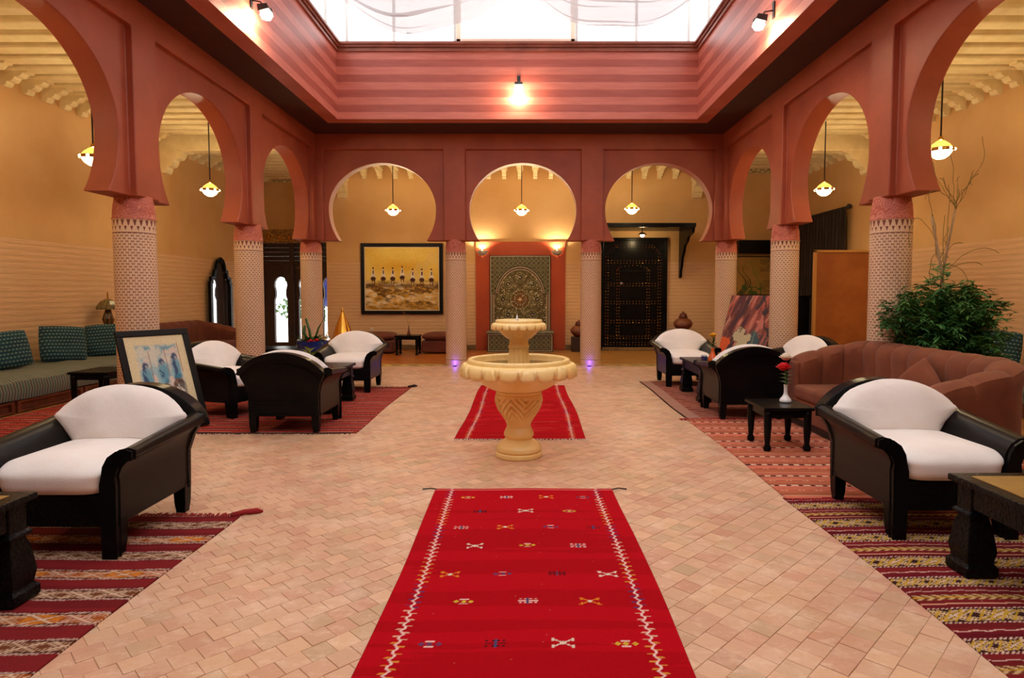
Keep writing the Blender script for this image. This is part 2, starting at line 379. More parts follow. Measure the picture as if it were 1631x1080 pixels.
def vc_mat(name, rough=.9, sheen=0, bs=250, bst=.3, spec=.3):
    n = NT(name); a = n.new('ShaderNodeVertexColor', layer_name='Col'); co = n.coord(True)
    c = n.mix(n.math('MULTIPLY', n.ramp(n.noise(bs, 2, co), .35, .65), .22), a.outputs[0], (.0, .0, .0))
    n.color(c); n.b.inputs['Roughness'].default_value = rough; n.b.inputs['Sheen Weight'].default_value = sheen
    n.b.inputs['Specular IOR Level'].default_value = spec; n.bump(n.noise(bs, 3, co), bst, .004); return n.m
M['rug'] = vc_mat('woven_rug', .95, .0, spec=.08); M['paint'] = vc_mat('painted_canvas', .55, 0, 90, .4); M['zell'] = vc_mat('glazed_mosaic', .25, 0, 130, .15)

# numpy picture helpers: X, Y arrays in metres -> linear RGB
def vnoise(X, Y, sx, sy, seed=0):
    r = np.random.default_rng(seed); G = r.random((64, 64))
    x = X * sx + 100; y = Y * sy + 100; xi = np.floor(x).astype(int); yi = np.floor(y).astype(int); fx = x - xi; fy = y - yi
    fx = fx*fx*(3-2*fx); fy = fy*fy*(3-2*fy)
    g = lambda i, j: G[i % 64, j % 64]
    return (g(xi, yi)*(1-fx)+g(xi+1, yi)*fx)*(1-fy) + (g(xi, yi+1)*(1-fx)+g(xi+1, yi+1)*fx)*fy
def fb(X, Y, sx, sy, seed=0, n=4):
    t = 0; a = .5
    for k in range(n): t = t + a*vnoise(X, Y, sx*2**k, sy*2**k, seed+k); a *= .5
    return t / (1 - .5**n)
def so(n, t, w_=.07): return np.clip((n-t)/w_+.5, 0, 1)
def put(img, m, c, a=1.0):
    m = np.asarray(m, float) * a; img[:] = img*(1-m[..., None]) + s2l(c)*m[..., None]
def vcgrid(name, x0, x1, y0, y1, res, fn, mat, parent=None, zf=None, thick=0, plane='xy', edge=None):
    """coloured sheet: colour function fn(X,Y)->rgb on a fine grid; plane 'xy' lies flat, 'xz' stands up facing -Y"""
    nx = max(2, int(round((x1-x0)/res))+1); ny = max(2, int(round((y1-y0)/res))+1)
    X, Y = np.meshgrid(np.linspace(x0, x1, nx), np.linspace(y0, y1, ny)); col = fn(X, Y)
    Z = zf(X, Y) if zf else np.zeros_like(X); PX, PY = (X, Y) if edge is None else edge(X, Y)
    if plane == 'xy': co = np.stack([PX, PY, Z+thick], -1)
    else: co = np.stack([PX, Z-thick, PY], -1)
    co = co.reshape(-1, 3); idx = np.arange(nx*ny).reshape(ny, nx)
    q = np.stack([idx[:-1, :-1], idx[:-1, 1:], idx[1:, 1:], idx[1:, :-1]], -1).reshape(-1, 4)
    n0 = len(co); colr = col.reshape(-1, 3)
    if thick:      # skirt down to the floor / back so that the sheet has depth
        ring = np.concatenate([idx[0, :], idx[1:, -1], idx[-1, -2::-1], idx[-2:0:-1, 0]])
        low = co[ring].copy()
        if plane == 'xy': low[:, 2] = 0
        else: low[:, 1] = 0
        co = np.vstack([co, low]); colr = np.vstack([colr, colr[ring]*.6]); m = len(ring); k = np.arange(m)
        q = np.vstack([q, np.stack([ring, n0+k, n0+(k+1) % m, ring[(k+1) % m]], -1)])
    me = bpy.data.meshes.new(name); me.vertices.add(len(co)); me.vertices.foreach_set('co', co.astype(np.float32).ravel())
    me.loops.add(q.size); me.loops.foreach_set('vertex_index', q.astype(np.int32).ravel())
    me.polygons.add(len(q)); me.polygons.foreach_set('loop_start', np.arange(0, q.size, 4, dtype=np.int32))
    me.update(calc_edges=True)
    at = me.color_attributes.new('Col', 'FLOAT_COLOR', 'POINT'); at.data.foreach_set('color', np.hstack([colr, np.ones((len(colr), 1))]).astype(np.float32).ravel())
    me.polygons.foreach_set('use_smooth', np.ones(len(q), bool)); me.materials.append(mat); me.validate()
    o = bpy.data.objects.new(name, me); C.objects.link(o)
    if parent: o.parent = parent
    return o
# ------------------------------------------------------------------ the court: dimensions
XL, XR = -4.11, 3.83            # court faces of the side arcades
YB = 12.45                      # court face of the back arcade
WL, WR, WB, WE, WF = -7.18, 6.78, 15.93, 17.2, -3.0
ZC = 4.70                       # gallery ceilings
FX0, FX1, FY0, FY1, FZ0, FZ1 = -3.35, 3.04, -.5, 11.41, 4.53, 5.85

# floor ------------------------------------------------------------
fl = MB().box(WL-.2, WR+.2, WF-.1, WE+.2, -.12, -.003).build('floor', M['grout']); tag(fl, 'courtyard floor of small terracotta tiles laid on the diagonal', 'floor', kind='structure')
SZ = .1085; GAP = .0012
def tile_mb(dz=0):
    h = SZ/2 - GAP; b = .001
    return [(-h, -h, -.02), (h, -h, -.02), (h, h, -.02), (-h, h, -.02), (-h, -h, -b), (h, -h, -b), (h, h, -b), (-h, h, -b),
            (-h+b, -h+b, 0), (h-b, -h+b, 0), (h-b, h-b, 0), (-h+b, h-b, 0)], \
           [(8, 9, 10, 11)] + [(i, (i+1) % 4, (i+1) % 4+4, i+4) for i in range(4)] + [(i+4, (i+1) % 4+4, (i+1) % 4+8, i+8) for i in range(4)]
tv, tf_ = tile_mb()
cells = []
x0, x1, y0, y1 = -4.4, 4.12, 1.2, 12.36
for j in range(-140, 140):
    off = .5*(j % 2) + random.uniform(-.12, .12)
    for i in range(-140, 140):
        a = (i + off)*SZ; b = j*SZ; cx = (a + b)/math.sqrt(2); cy = (a - b)/math.sqrt(2)
        if x0 < cx < x1 and y0 < cy < y1: cells.append((cx, cy))
def rugged(x, y):
    return (-.72 < x < .68 and y < 4.75 and y > 1.5) or x < -1.93 and y < 4.1 or x > 1.9 and y < 10.2 or (x < -1.85 and 6.4 < y < 9.6)
near = [c for c in cells if not rugged(*c) and c[1] > 2.25 and abs(c[0]) < (c[1]-.07)*.87]
near.sort(key=lambda c: c[1]); nset = set(near[:300])
tm = bpy.data.meshes.new('tile'); tm.from_pydata(tv, [], tf_); tm.materials.append(M['tile1'])
field = MB()
for (cx, cy) in cells:
    rz = PI/4 + random.gauss(0, .008); tx, ty = random.gauss(0, .006), random.gauss(0, .006); z = random.uniform(-.0013, .0010)
    if (cx, cy) in nset:
        o = bpy.data.objects.new('tile', tm); C.objects.link(o); o.parent = fl; o.location = (cx, cy, z); o.rotation_euler = (tx, ty, rz)
    else:
        c_, s_ = math.cos(rz), math.sin(rz)
        field.add([(cx + x*c_ - y*s_, cy + x*s_ + y*c_, z + zz + x*tx*.7 + y*ty*.7) for x, y, zz in tv], tf_)
field.build('tile_field', M['tile'], fl, kind='stuff')
MB().box(WL, XL-.3, WF, WE, -.02, -.001).build('gallery_floor', M['gal'], fl)
MB().box(XR+.3, WR, WF, WE, -.02, -.001).build('gallery_floor', M['gal'], fl)
MB().box(-.95, XR+.3, 12.75, WB, -.02, -.001).build('gallery_floor', M['gal'], fl)
MB().box(XL-.3, -.95, 12.75, WE, -.02, -.001).build('wooden_floor', M['woodfloor'], fl)
MB().box(XL-.3, XR+.3, WF, 1.25, -.02, -.002).build('gallery_floor', M['grout'], fl)
def border_mat():
    n = NT('border_tile'); p = n.coord(); sp = n.new('ShaderNodeSeparateXYZ'); n.link(p, sp.inputs[0])
    d = n.math('LESS_THAN', n.math('ABSOLUTE', n.math('SUBTRACT', n.math('FRACT', n.math('ADD', n.math('DIVIDE', sp.outputs[0], .34), n.math('DIVIDE', sp.outputs[1], .5))), .5)), .28)
    d2 = n.math('LESS_THAN', n.math('ABSOLUTE', n.math('SUBTRACT', sp.outputs[1], 12.56)), .09); nz = n.math('GREATER_THAN', n.noise(22, 3), .45)
    n.color(n.mix(n.math('MULTIPLY', n.math('MULTIPLY', d, d2), nz), S(214, 180, 110), S(92, 76, 44))); n.b.inputs['Roughness'].default_value = .3; return n.m
MB().box(XL-.3, XR+.3, 12.36, 12.75, -.02, .0).build('border_strip', border_mat(), fl)

# outer walls -------------------------------------------------------
def struct(name, mb, m, label, cat='wall', bevel=0):
    o = mb.build(name, m, bevel=bevel); tag(o, label, cat, kind='structure'); return o
struct('wall_left', MB().box(WL-.2, WL, WF-.2, WE+.2, -.1, 4.85), M['wall'], 'beige straw-rendered wall of the left gallery')
struct('wall_right', MB().box(WR, WR+.2, WF-.2, WE+.2, -.1, 4.85), M['wall'], 'beige straw-rendered wall of the right gallery')
struct('wall_back', MB().box(-5.02, WR, WB, WB+.2, -.1, 4.85).box(-5.02, -4.85, WB+.1, WE+.1, -.1, 4.85), M['wall'], 'beige straw-rendered back wall with painting and mosaic panel')
struct('wall_entrance', MB().box(WL, -4.95, WE, WE+.2, 3.12, 4.85), M['wall'], 'beige wall above the dark wooden entrance screen')
struct('wall_front', MB().box(WL-.2, WR+.2, WF-.2, WF, -.1, 4.85), M['wall'], 'beige wall at the near end of the hall')
struct('baseboard_back', MB().box(-5.0, -1.27, WB-.03, WB, 0, .13).box(.99, 1.86, WB-.03, WB, 0, .13).box(3.55, WR, WB-.03, WB, 0, .13), M['skirt'], 'olive brown tiled skirting along the back wall', 'baseboard')

# arcades -----------------------------------------------------------
def arch_path():
    c = []
    ts = list(np.linspace(-35.0, 32, 14)) + list(np.linspace(32, 148, 31))[1:] + list(np.linspace(148, 215, 14))[1:]
    for t in ts:
        a = math.radians(t)
        c.append((1.055*math.cos(a), 3.08 + (.91 if math.sin(a) > 0 else 1.065)*math.sin(a)))
    c[0] = (c[0][0], 2.47); c[-1] = (c[-1][0], 2.47); return c, ts
def rect_path(ts, hl, hr, top, zb=2.47):
    out = []
    for t in ts:
        if t <= 32: out.append((hr, zb + (top-zb)*(t+35)/67))
        elif t < 148: out.append((hr - (hr+hl)*(t-32)/116, top))
        else: out.append((-hl, top - (top-zb)*(t-148)/67))
    return out
def bay(uc, ul, ur, mp, parent):
    cv, ts = arch_path(); hl, hr = uc-ul, ur-uc; N = len(cv)
    rings = [([p for p in cv], .08), (rect_path(ts, hl-.21, hr-.21, 4.235), .08), (rect_path(ts, hl-.21, hr-.21, 4.235), 0.0),
             (rect_path(ts, hl, hr, ZC+.1), 0.0), (rect_path(ts, hl, hr, ZC+.1), .34), ([p for p in cv], .34)]
    mb = MB(); v = []
    for pts, w_ in rings: v += [mp(uc+u, w_, z) for u, z in pts]
    f = []
    for a, b in ((0, 1), (1, 2), (2, 3), (4, 5), (5, 0)):
        for i in range(N-1): f.append((a*N+i, a*N+i+1, b*N+i+1, b*N+i))
    f.append(tuple(k*N for k in range(6))); f.append(tuple(k*N+N-1 for k in range(5, -1, -1)))
    mb.add(v, f); mb.f = [tuple(x) for x in mb.f]
    o = mb.build('arch_bay', M['red'], parent, bevel=.012, seg=2)
    import bmesh
    bm = bmesh.new(); bm.from_mesh(o.data); bmesh.ops.recalc_face_normals(bm, faces=bm.faces); bm.to_mesh(o.data); bm.free()
    o.data.polygons.foreach_set('use_smooth', [True]*len(o.data.polygons))
    try: o.data.set_sharp_from_angle(angle=math.radians(30))
    except Exception: pass
    return o
side_u = [9.8+2.82, 9.8, 6.98, 4.16, 1.34, -1.48]
backw = empty('wall_arcade_back'); tag(backw, 'terracotta arcade of three horseshoe arches across the back', 'wall', kind='structure')
for uc, ul, ur in ((-2.83, -4.18, -1.40), (-.065, -1.40, 1.29), (2.61, 1.29, 3.90)): bay(uc, ul, ur, lambda u, w_, z: (u, YB+w_, z), backw)
for nm, mp, lb in (('wall_arcade_left', lambda u, w_, z: (XL-w_, u, z), 'terracotta arcade of horseshoe arches down the left side'),
                   ('wall_arcade_right', lambda u, w_, z: (XR+w_, u, z), 'terracotta arcade of horseshoe arches down the right side')):
    e = empty(nm); tag(e, lb, 'wall', kind='structure')
    for k in range(5): bay((side_u[k]+side_u[k+1])/2, side_u[k+1], side_u[k] - (.0 if k else .12), mp, e)

# columns -----------------------------------------------------------
def uvlathe(name, prof, m, parent, n=48, vscale=None):
    nz = len(prof); v = []; f = []; uv = []
    for r, z in prof:
        for i in range(n+1): a = 2*PI*i/n; v.append((r*math.cos(a), r*math.sin(a), z))
    for k in range(nz-1):
        for i in range(n):
            f.append((k*(n+1)+i, k*(n+1)+i+1, (k+1)*(n+1)+i+1, (k+1)*(n+1)+i))
            for (ii, kk) in ((i, k), (i+1, k), (i+1, k+1), (i, k+1)):
                vz = prof[kk][1]; uv += [ii/n, vz if vscale is None else (vz-vscale[0])/(vscale[1]-vscale[0])]
    me = bpy.data.meshes.new(name); me.from_pydata(v, [], f); l = me.uv_layers.new(name='UVMap'); l.data.foreach_set('uv', uv)
    me.polygons.foreach_set('use_smooth', [True]*len(f)); me.materials.append(m); me.update()
    o = bpy.data.objects.new(name, me); C.objects.link(o); o.parent = parent; return o
def make_column():
    t = empty('column', (0, 0, 0))
    uvlathe('shaft', [(.207, .135), (.207, 1.2), (.206, 2.085)], M['colmos'], t)
    MB().lathe([(.21, 0), (.21, .11), (.216, .115), (.216, .125), (.207, .13), (.207, .136)], 48).build('base', M['colbase'], t, smooth='auto')
    MB().lathe([(.209, .118), (.219, .119), (.219, .124), (.209, .125)], 48, cap=False).build('base_ring', M['iron'], t, smooth=True)
    uvlathe('frieze_band', [(.207, 2.085), (.207, 2.235), (.208, 2.237)], M['colband'], t, vscale=(2.085, 2.237))
    uvlathe('capital', [(.213, 2.235), (.214, 2.25), (.207, 2.255), (.205, 2.30), (.199, 2.38), (.186, 2.45), (.18, 2.49)], M['capital'], t, vscale=(1.8, 2.5))
    return t
M['colbase'] = P('plain_column_base', S(224, 190, 158), .35, S(206, 168, 134), 30)
col_labels = []
colpos = [(-4.28, 12.62, 'mosaic column at the back left corner of the court'), (-1.40, 12.62, 'mosaic column between the large riders painting and the mosaic wall panel'),
          (1.29, 12.62, 'mosaic column between the mosaic wall panel and the black studded door'), (3.98, 12.62, 'mosaic column at the back right corner beside the clay jar'),
          (-4.28, 9.8, 'mosaic column behind the armchair, between arched mirror and entrance'), (3.99, 9.8, 'mosaic column beside the red abstract painting and black cabinet'),
          (-4.28, 6.98, 'tall near mosaic column behind the leaning blue sketch picture'), (3.99, 6.98, 'tall near mosaic column beside the feathery potted plant')]
c0 = make_column()
for k, (x, y, lb) in enumerate(colpos):
    c = c0 if k == 0 else dup(c0, (x, y, 0)); c.location = (x, y, 0); tag(c, lb, 'column', 'mosaic columns of the arcade')
for x, lb in ((-4.28, 'mosaic column nearest the viewer in the left arcade'), (3.99, 'mosaic column nearest the viewer in the right arcade')):
    c = dup(c0, (x, 4.16, 0)); tag(c, lb, 'column', 'mosaic columns of the arcade')
# violet uplights at two column foots
def uplight(x, y, lb):
    e = empty('floor_uplight', (x, y, 0)); tag(e, lb, 'lamp', 'violet lights at the column feet')
    MB().lathe([(.034, 0), (.034, .02), (.028, .024)], 20).build('ring', M['iron'], e, smooth='auto')
    MB().lathe([(.026, .015), (.026, .03), (.012, .034)], 20).build('lens', M['violet'], e, smooth=True)
    lamp('POINT', (0, 0, .07), .8, (.16, .07, 1), .03, parent=e)
uplight(-1.40, 12.35, 'small violet floor light at the column left of the mosaic panel')
uplight(1.24, 12.35, 'small violet floor light at the column right of the mosaic panel')

# soffit, fascia, cornice --------------------------------------------
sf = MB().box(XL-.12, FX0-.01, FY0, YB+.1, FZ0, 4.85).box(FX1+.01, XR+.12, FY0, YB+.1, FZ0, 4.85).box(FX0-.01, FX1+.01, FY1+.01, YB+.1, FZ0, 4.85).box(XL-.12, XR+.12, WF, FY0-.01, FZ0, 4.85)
struct('ceiling_soffit', sf, P('shade_darkened_soffit', S(70, 30, 24), .7, S(60, 25, 20), 4, .2, 30), 'terracotta soffit around the open court, shade painted into its colour', 'ceiling')  # soffit brown darkened to stand in for the shade on its underside
fc = MB().box(FX0-.25, FX0, FY0-.25, FY1+.25, FZ0-.002, FZ1-.02).box(FX1, FX1+.25, FY0-.25, FY1+.25, FZ0-.002, FZ1-.02).box(FX0, FX1, FY1, FY1+.25, FZ0-.002, FZ1-.02).box(FX0, FX1, FY0-.25, FY0, FZ0-.002, FZ1-.02)
struct('wall_fascia', fc, M['fascia'], 'rose fascia painted in broad stripes above the court', 'wall')
tr = MB()
for (d, za, zb) in ((.035, 5.70, 5.74), (.02, 5.74, 5.77), (.055, 5.77, 5.81), (.09, 5.81, 5.85)):
    tr.box(FX0-.3, FX0+d, FY0-.3, FY1+.3, za, zb).box(FX1-d, FX1+.3, FY0-.3, FY1+.3, za, zb).box(FX0+d, FX1-d, FY1-d, FY1+.3, za, zb).box(FX0+d, FX1-d, FY0-.3, FY0+d, za, zb)
struct('trim_1', tr, M['trim'], 'brown moulded cornice along the top of the striped fascia', 'trim')

# skylight above -----------------------------------------------------
sk = empty('window_skylight'); tag(sk, 'bright glazed lantern with thin bars over the court', 'window', kind='structure')
ZR = 7.5; a0, a1, b0, b1 = FX0-.12, FX1+.12, FY0-.12, FY1+.14
for x in (-3.2, -2.36, -1.27, .9, 1.97, 2.9): MB().box(x-.022, x+.022, b1-.03, b1+.03, 5.85, ZR).build('glazing_bar', M['frame_grey'], sk)
for y in np.arange(0, 11.5, 1.4):
    for x in (a0, a1): MB().box(x-.022, x+.022, y-.022, y+.022, 5.85, ZR).build('glazing_bar', M['frame_grey'], sk)
    MB().box(a0, a1, y-.03, y+.03, ZR-.08, ZR).build('roof_bar', M['frame_grey'], sk)
for x in (a0, -1.3, .9, a1): MB().box(x-.03, x+.03, b0, b1, ZR-.08, ZR).build('roof_bar', M['frame_grey'], sk)
MB().box(a0, a1, b1-.008, b1+.008, 5.85, ZR).build('pane', M['pane'], sk)
MB().box(a0-.008, a0+.008, b0, b1, 5.85, ZR).build('pane', M['pane'], sk); MB().box(a1-.008, a1+.008, b0, b1, 5.85, ZR).build('pane', M['pane'], sk)
MB().box(a0, a1, b0, b1, ZR, ZR+.012).build('roof_pane', M['pane'], sk)
wf = MB()
for (xa, xb, za, zb) in ((-1.24, -1.16, 5.86, 7.2), (.79, .87, 5.86, 7.2), (-1.24, .87, 5.86, 5.95), (-1.24, .87, 7.1, 7.2)): wf.box(xa, xb, b1-.09, b1-.035, za, zb)
wf.build('casement_frame', M['frame_pale'], sk, bevel=.008)
def swag(xc, lb, sd):
    nu, nv = 60, 90; hw = 1.52
    def Pt(i, j):
        u = -1 + 2*i/(nu-1); y = 4.2 + 6.95*j/(nv-1)
        rip = .05*math.sin(y*9+sd+u*1.2) + .035*math.sin(y*17.3+2*u+sd) + .02*math.sin(y*31+sd)
        z = 5.96 + .62*abs(u)**2.1 + rip*(1.0-.55*abs(u)) + .04*math.sin(6*u+sd)
        return (xc + hw*u*(1+.02*math.sin(y*5)), y, z)
    o = MB().grid(Pt, nu, nv).build('sheer_drape', M['drape'], smooth=True); tag(o, lb, 'drape', 'sheer drapes under the skylight'); return o
swag(-2.37+.55, 'sheer white cloth swagged under the left half of the skylight', 0)
swag(2.0-.45, 'sheer white cloth swagged under the right half of the skylight', 2)

# gallery ceilings, beams, corbels -----------------------------------
def corbel_poly(): return [(0, 4.285), (.055, 4.275), (.085, 4.30), (.09, 4.335), (.155, 4.34), (.19, 4.37), (.20, 4.395), (.265, 4.40), (.30, 4.425), (.31, 4.445), (.38, 4.45), (.38, 4.50), (0, 4.50)]
def beam(parent, axis, pos, a, b, wall_at, hw=.115):
    """axis 'x': beam runs along X at Y=pos from a to b with its corbel at wall_at"""
    mb = MB(); k = MB(); sgn = 1 if wall_at == a else -1
    if axis == 'x':
        mb.box(a, b, pos-hw, pos+hw, 4.475, ZC+.02); k.prism([(wall_at+sgn*d, z) for d, z in corbel_poly()], pos-.068, pos+.068, 'y')
    else:
        mb.box(pos-hw, pos+hw, a, b, 4.475, ZC+.02); k.prism([(wall_at+sgn*d, z) for d, z in corbel_poly()], pos-.05, pos+.05, 'x')
    o = mb.build('beam', M['cream'], parent, bevel=.03, seg=2); k.build('corbel', M['cream'], o, bevel=.004, seg=1); return o
cl = empty('ceiling_left'); tag(cl, 'cream beamed ceiling of the left gallery', 'ceiling', kind='structure')
MB().box(WL-.1, XL-.1, WF-.1, WE+.1, ZC, ZC+.15).build('ceiling_board', M['creamdark'], cl)
cr = empty('ceiling_right'); tag(cr, 'cream beamed ceiling of the right gallery', 'ceiling', kind='structure')
MB().box(XR+.1, WR+.1, WF-.1, WE+.1, ZC, ZC+.15).build('ceiling_board', M['creamdark'], cr)
cb = empty('ceiling_back'); tag(cb, 'cream beamed ceiling of the back gallery', 'ceiling', kind='structure')
MB().box(XL-.1, XR+.1, YB+.1, WE+.1, ZC, ZC+.15).build('ceiling_board', M['creamdark'], cb)
y = 12.19
while y > 1.0:
    beam(cl, 'x', y, WL, XL-.3, WL); beam(cr, 'x', y, XR+.3, WR, WR); y -= .37
y = 13.3
while y < 17:
    beam(cl, 'x', y, WL, XL-.35, WL)
    if y < 15.7: beam(cr, 'x', y, XR+.35, WR, WR)
    y += .37
x = -4.03
while x < 3.95:
    beam(cb, 'y', x, YB+.3, WB, WB, .085); x += .387
def big_bracket(s):   # stepped profile, d from wall
    p = [(0, 3.80), (.10, 3.80), (.13, 3.86), (.13, 3.92), (.22, 3.94), (.26, 4.00), (.27, 4.06), (.37, 4.08), (.41, 4.14), (.43, 4.19), (.55, 4.20), (.60, 4.25), (.60, 4.34), (0, 4.34)]
    return p
for par, wx, xa, xb, sg in ((cl, WL, WL, XL-.3, 1), (cr, WR, XR+.3, WR, -1)):
    o = MB().box(xa, xb, 12.5, 12.78, 4.22, ZC+.02).build('cross_beam', M['cream'], par, bevel=.02)
    MB().prism([(wx+sg*d, z) for d, z in big_bracket(1)], 12.54, 12.74, 'y').build('bracket', M['cream'], o, bevel=.006)
for par, xx in ((cb, -4.57), (cb, 4.25)):
    o = MB().box(xx-.14, xx+.14, YB+.34, WB, 4.22, ZC+.02).build('cross_beam', M['cream'], par, bevel=.02)
    MB().prism([(WB-d, z) for d, z in big_bracket(1)], xx-.11, xx+.11, 'x').build('bracket', M['cream'], o, bevel=.006)
def frieze_mat():
    n = NT('carved_frieze'); v = n.new('ShaderNodeTexVoronoi', feature='DISTANCE_TO_EDGE'); n.link(n.coord(), v.inputs[0]); v.inputs['Scale'].default_value = 9
    f = n.ramp(v.outputs[0], .02, .12); n.color(n.mix(f, S(150, 128, 84), S(218, 202, 150))); n.b.inputs['Roughness'].default_value = .7; n.bump(f, .9, .02); return n.m
fm = frieze_mat()
fz = MB().box(WL, -5.02, WE-.05, WE, 4.42, ZC).box(XR+.6, WR, WB-.05, WB, 4.42, ZC).box(WL, WL+.05, 12.8, WE-.05, 4.42, ZC).box(WR-.05, WR, 12.8, WB-.05, 4.42, ZC)
o = fz.build('trim_2', fm); tag(o, 'carved plaster frieze under the ceiling in the corner bays', 'trim', kind='structure')
# ------------------------------------------------------------------ entrance screen, outside
def lobed(cx, zb, n=9):   # keyhole opening outline, from bottom left up and over to bottom right
    p = [(cx-.185, zb), (cx-.185, 1.25), (cx-.15, 1.36), (cx-.15, 1.42)]
    for k in range(n+1):
        a = PI*1.18 - (PI*1.36)*k/n; p.append((cx+.185*math.cos(a), 1.66+.235*math.sin(a)))
    p += [(cx+.15, 1.42), (cx+.15, 1.36), (cx+.185, 1.25), (cx+.185, zb)]; return p
es = empty('door_1', (0, 0, 0)); tag(es, 'dark carved wooden entrance screen with three keyhole openings', 'door', kind='structure')
edges_ = [-7.18, -6.32, -5.655, -5.0]
for k, cx in enumerate((-6.645, -5.985, -5.325)):
    o = lobed(cx, .10); l, r = edges_[k], edges_[k+1]
    poly = [(l, 0), (l, 2.55)]; poly += [(r, 2.55), (r, 0)]
    # split in left part, right part and head so that the opening stays free
    m = len(o)//2
    left = [(l, .0), (l, 2.2)] + [(cx, 2.2)] + [o[m]] + o[:m][::-1] + [(o[0][0], 0)]
    right = [(r, 0)] + [(o[-1][0], 0)] + o[m:][::-1] + [(cx, 2.2), (r, 2.2)]
    mb = MB().prism(left, 17.10, 17.20).prism(right, 17.10, 17.20).box(cx-.185, cx+.185, 17.10, 17.20, 0, .10); mb.build('arched_panel', M['darkwood'], es, bevel=.01)
    MB().box(cx-.18, cx+.18, 17.145, 17.155, .1, 1.95).build('pane', M['pane'], es)
for x in edges_: MB().box(x-.06, x+.06, 17.03, 17.11, 0, 3.0).build('post', M['darkwood'], es, bevel=.01)
for k, z in enumerate(np.arange(2.2, 2.78, .115)): MB().box(-7.18, -5.0, 17.08 + .015*(k % 2), 17.2, z, z+.11).build('carved_rail', M['darkwood'], es, bevel=.012)
MB().box(-7.18, -5.0, 17.02, 17.2, 2.78, 3.14).build('lintel', P('gilded_carved_lintel', S(96, 62, 28), .5, S(190, 140, 60), 26, 1, 30), es, bevel=.01)
for x in (-6.9, -6.6, -6.35, -6.1, -5.75): MB().lathe([(.0, 0), (.03, .02), (.045, .07), (.02, .13), (0, .15)], 10, x, 17.0, 2.86).build('lintel_boss', M['brass'], es, smooth=True)
og = MB().box(-16, 6, 17.42, 40, -.06, -.02).build('ground', M['paving']); tag(og, 'pale paving outside the entrance', 'ground', kind='structure')
bush = MB()
r_ = random.Random(4)
for k in range(5200):
    cx, cy, cz, rx, rz_ = r_.choice([(-8.6, 30, .75, 3.2, .8), (-11.0, 34, 3.4, 3.4, 1.6), (-8.4, 34, 3.8, 1.8, 1.2)])
    a, b = r_.uniform(0, 2*PI), math.acos(r_.uniform(-1, 1)); rr = r_.uniform(.6, 1)
    p = Vector((cx + rx*rr*math.sin(b)*math.cos(a), cy + rx*rr*math.sin(b)*math.sin(a), cz + rz_*rr*math.cos(b)))
    u = Vector((r_.uniform(-1, 1), r_.uniform(-1, 1), r_.uniform(-1, 1))).normalized()*.11; w_ = u.orthogonal().normalized()*.05
    bush.add([p-u, p+w_, p+u, p-w_], [(0, 1, 2, 3)])
o = bush.build('garden_shrubs', M['leaf']); tag(o, 'green garden shrubs outside the entrance', 'shrubs', kind='stuff')

# black studded door ---------------------------------------------------
dr = empty('door_2', (2.70, WB, 0)); tag(dr, 'black wooden door studded with brass nails, with a wicket door', 'door', kind='structure')
MB().box(-.78, .78, -.05, .0, .06, 2.75).build('door_leaf', M['black'], dr, bevel=.01)
for xa, xb, za, zb in ((-.84, -.76, .0, 2.80), (.76, .84, 0, 2.80), (-.84, .84, 2.74, 2.82)): MB().box(xa, xb, -.09, .0, za, zb).build('frame_post', M['black'], dr, bevel=.01)
MB().box(-.80, .80, -.25, 0, .0, .07).build('threshold', M['skirt'], dr, bevel=.01)
st = MB()
def stud(x, z): st.lathe([(.0125, 0), (.010, .008), (0, .011)], 6, 0, 0, 0, cap=False).tf(Matrix.Translation((x, -.05, z)) @ Matrix.Rotation(PI/2, 4, 'X'), len(st.v)-18)
def row(xa, za, xb, zb):
    n = max(1, int(math.hypot(xb-xa, zb-za)/.076))
    for i in range(n+1): stud(xa+(xb-xa)*i/n, za+(zb-za)*i/n)
for d in (0, .06):
    row(-.70+d, .15, -.70+d, 2.42); row(.62+d-.0, .15, .62+d, 2.42)
    row(-.70+d, 2.42, -.48+d*.6, 2.64-d*.7); row(.68-d, 2.42, .46-d*.6, 2.64-d*.7); row(-.48, 2.64-d, .46, 2.64-d)
    row(-.42+d, .3, -.42+d, 2.0); row(.36+d-.02, .3, .36+d-.02, 2.0)
    for z in (.16, .32, .72, 1.2, 1.65, 2.22): row(-.64, z+d-.03, .62, z+d-.03)
for k in range(13):
    a = PI*k/12; stud(-.02+.40*math.cos(a), 2.0+.13*math.sin(a))
st.build('brass_studs', M['brass'], dr, smooth=True, kind='stuff')
wl = MB().box(-.37, .33, -.058, -.05, .34, 2.0).build('wicket_leaf', M['black'], dr, bevel=.004)
MB().lathe([(.0, 0), (.03, 0), (.028, .02), (.012, .03), (.012, .05), (.026, .06), (.02, .08), (0, .085)], 14).tf(Matrix.Translation((-.31, -.06, 1.68)) @ Matrix.Rotation(PI/2, 4, 'X')).build('door_knob', P('steel', (.5, .5, .5), .3, metal=1), dr, smooth=True)

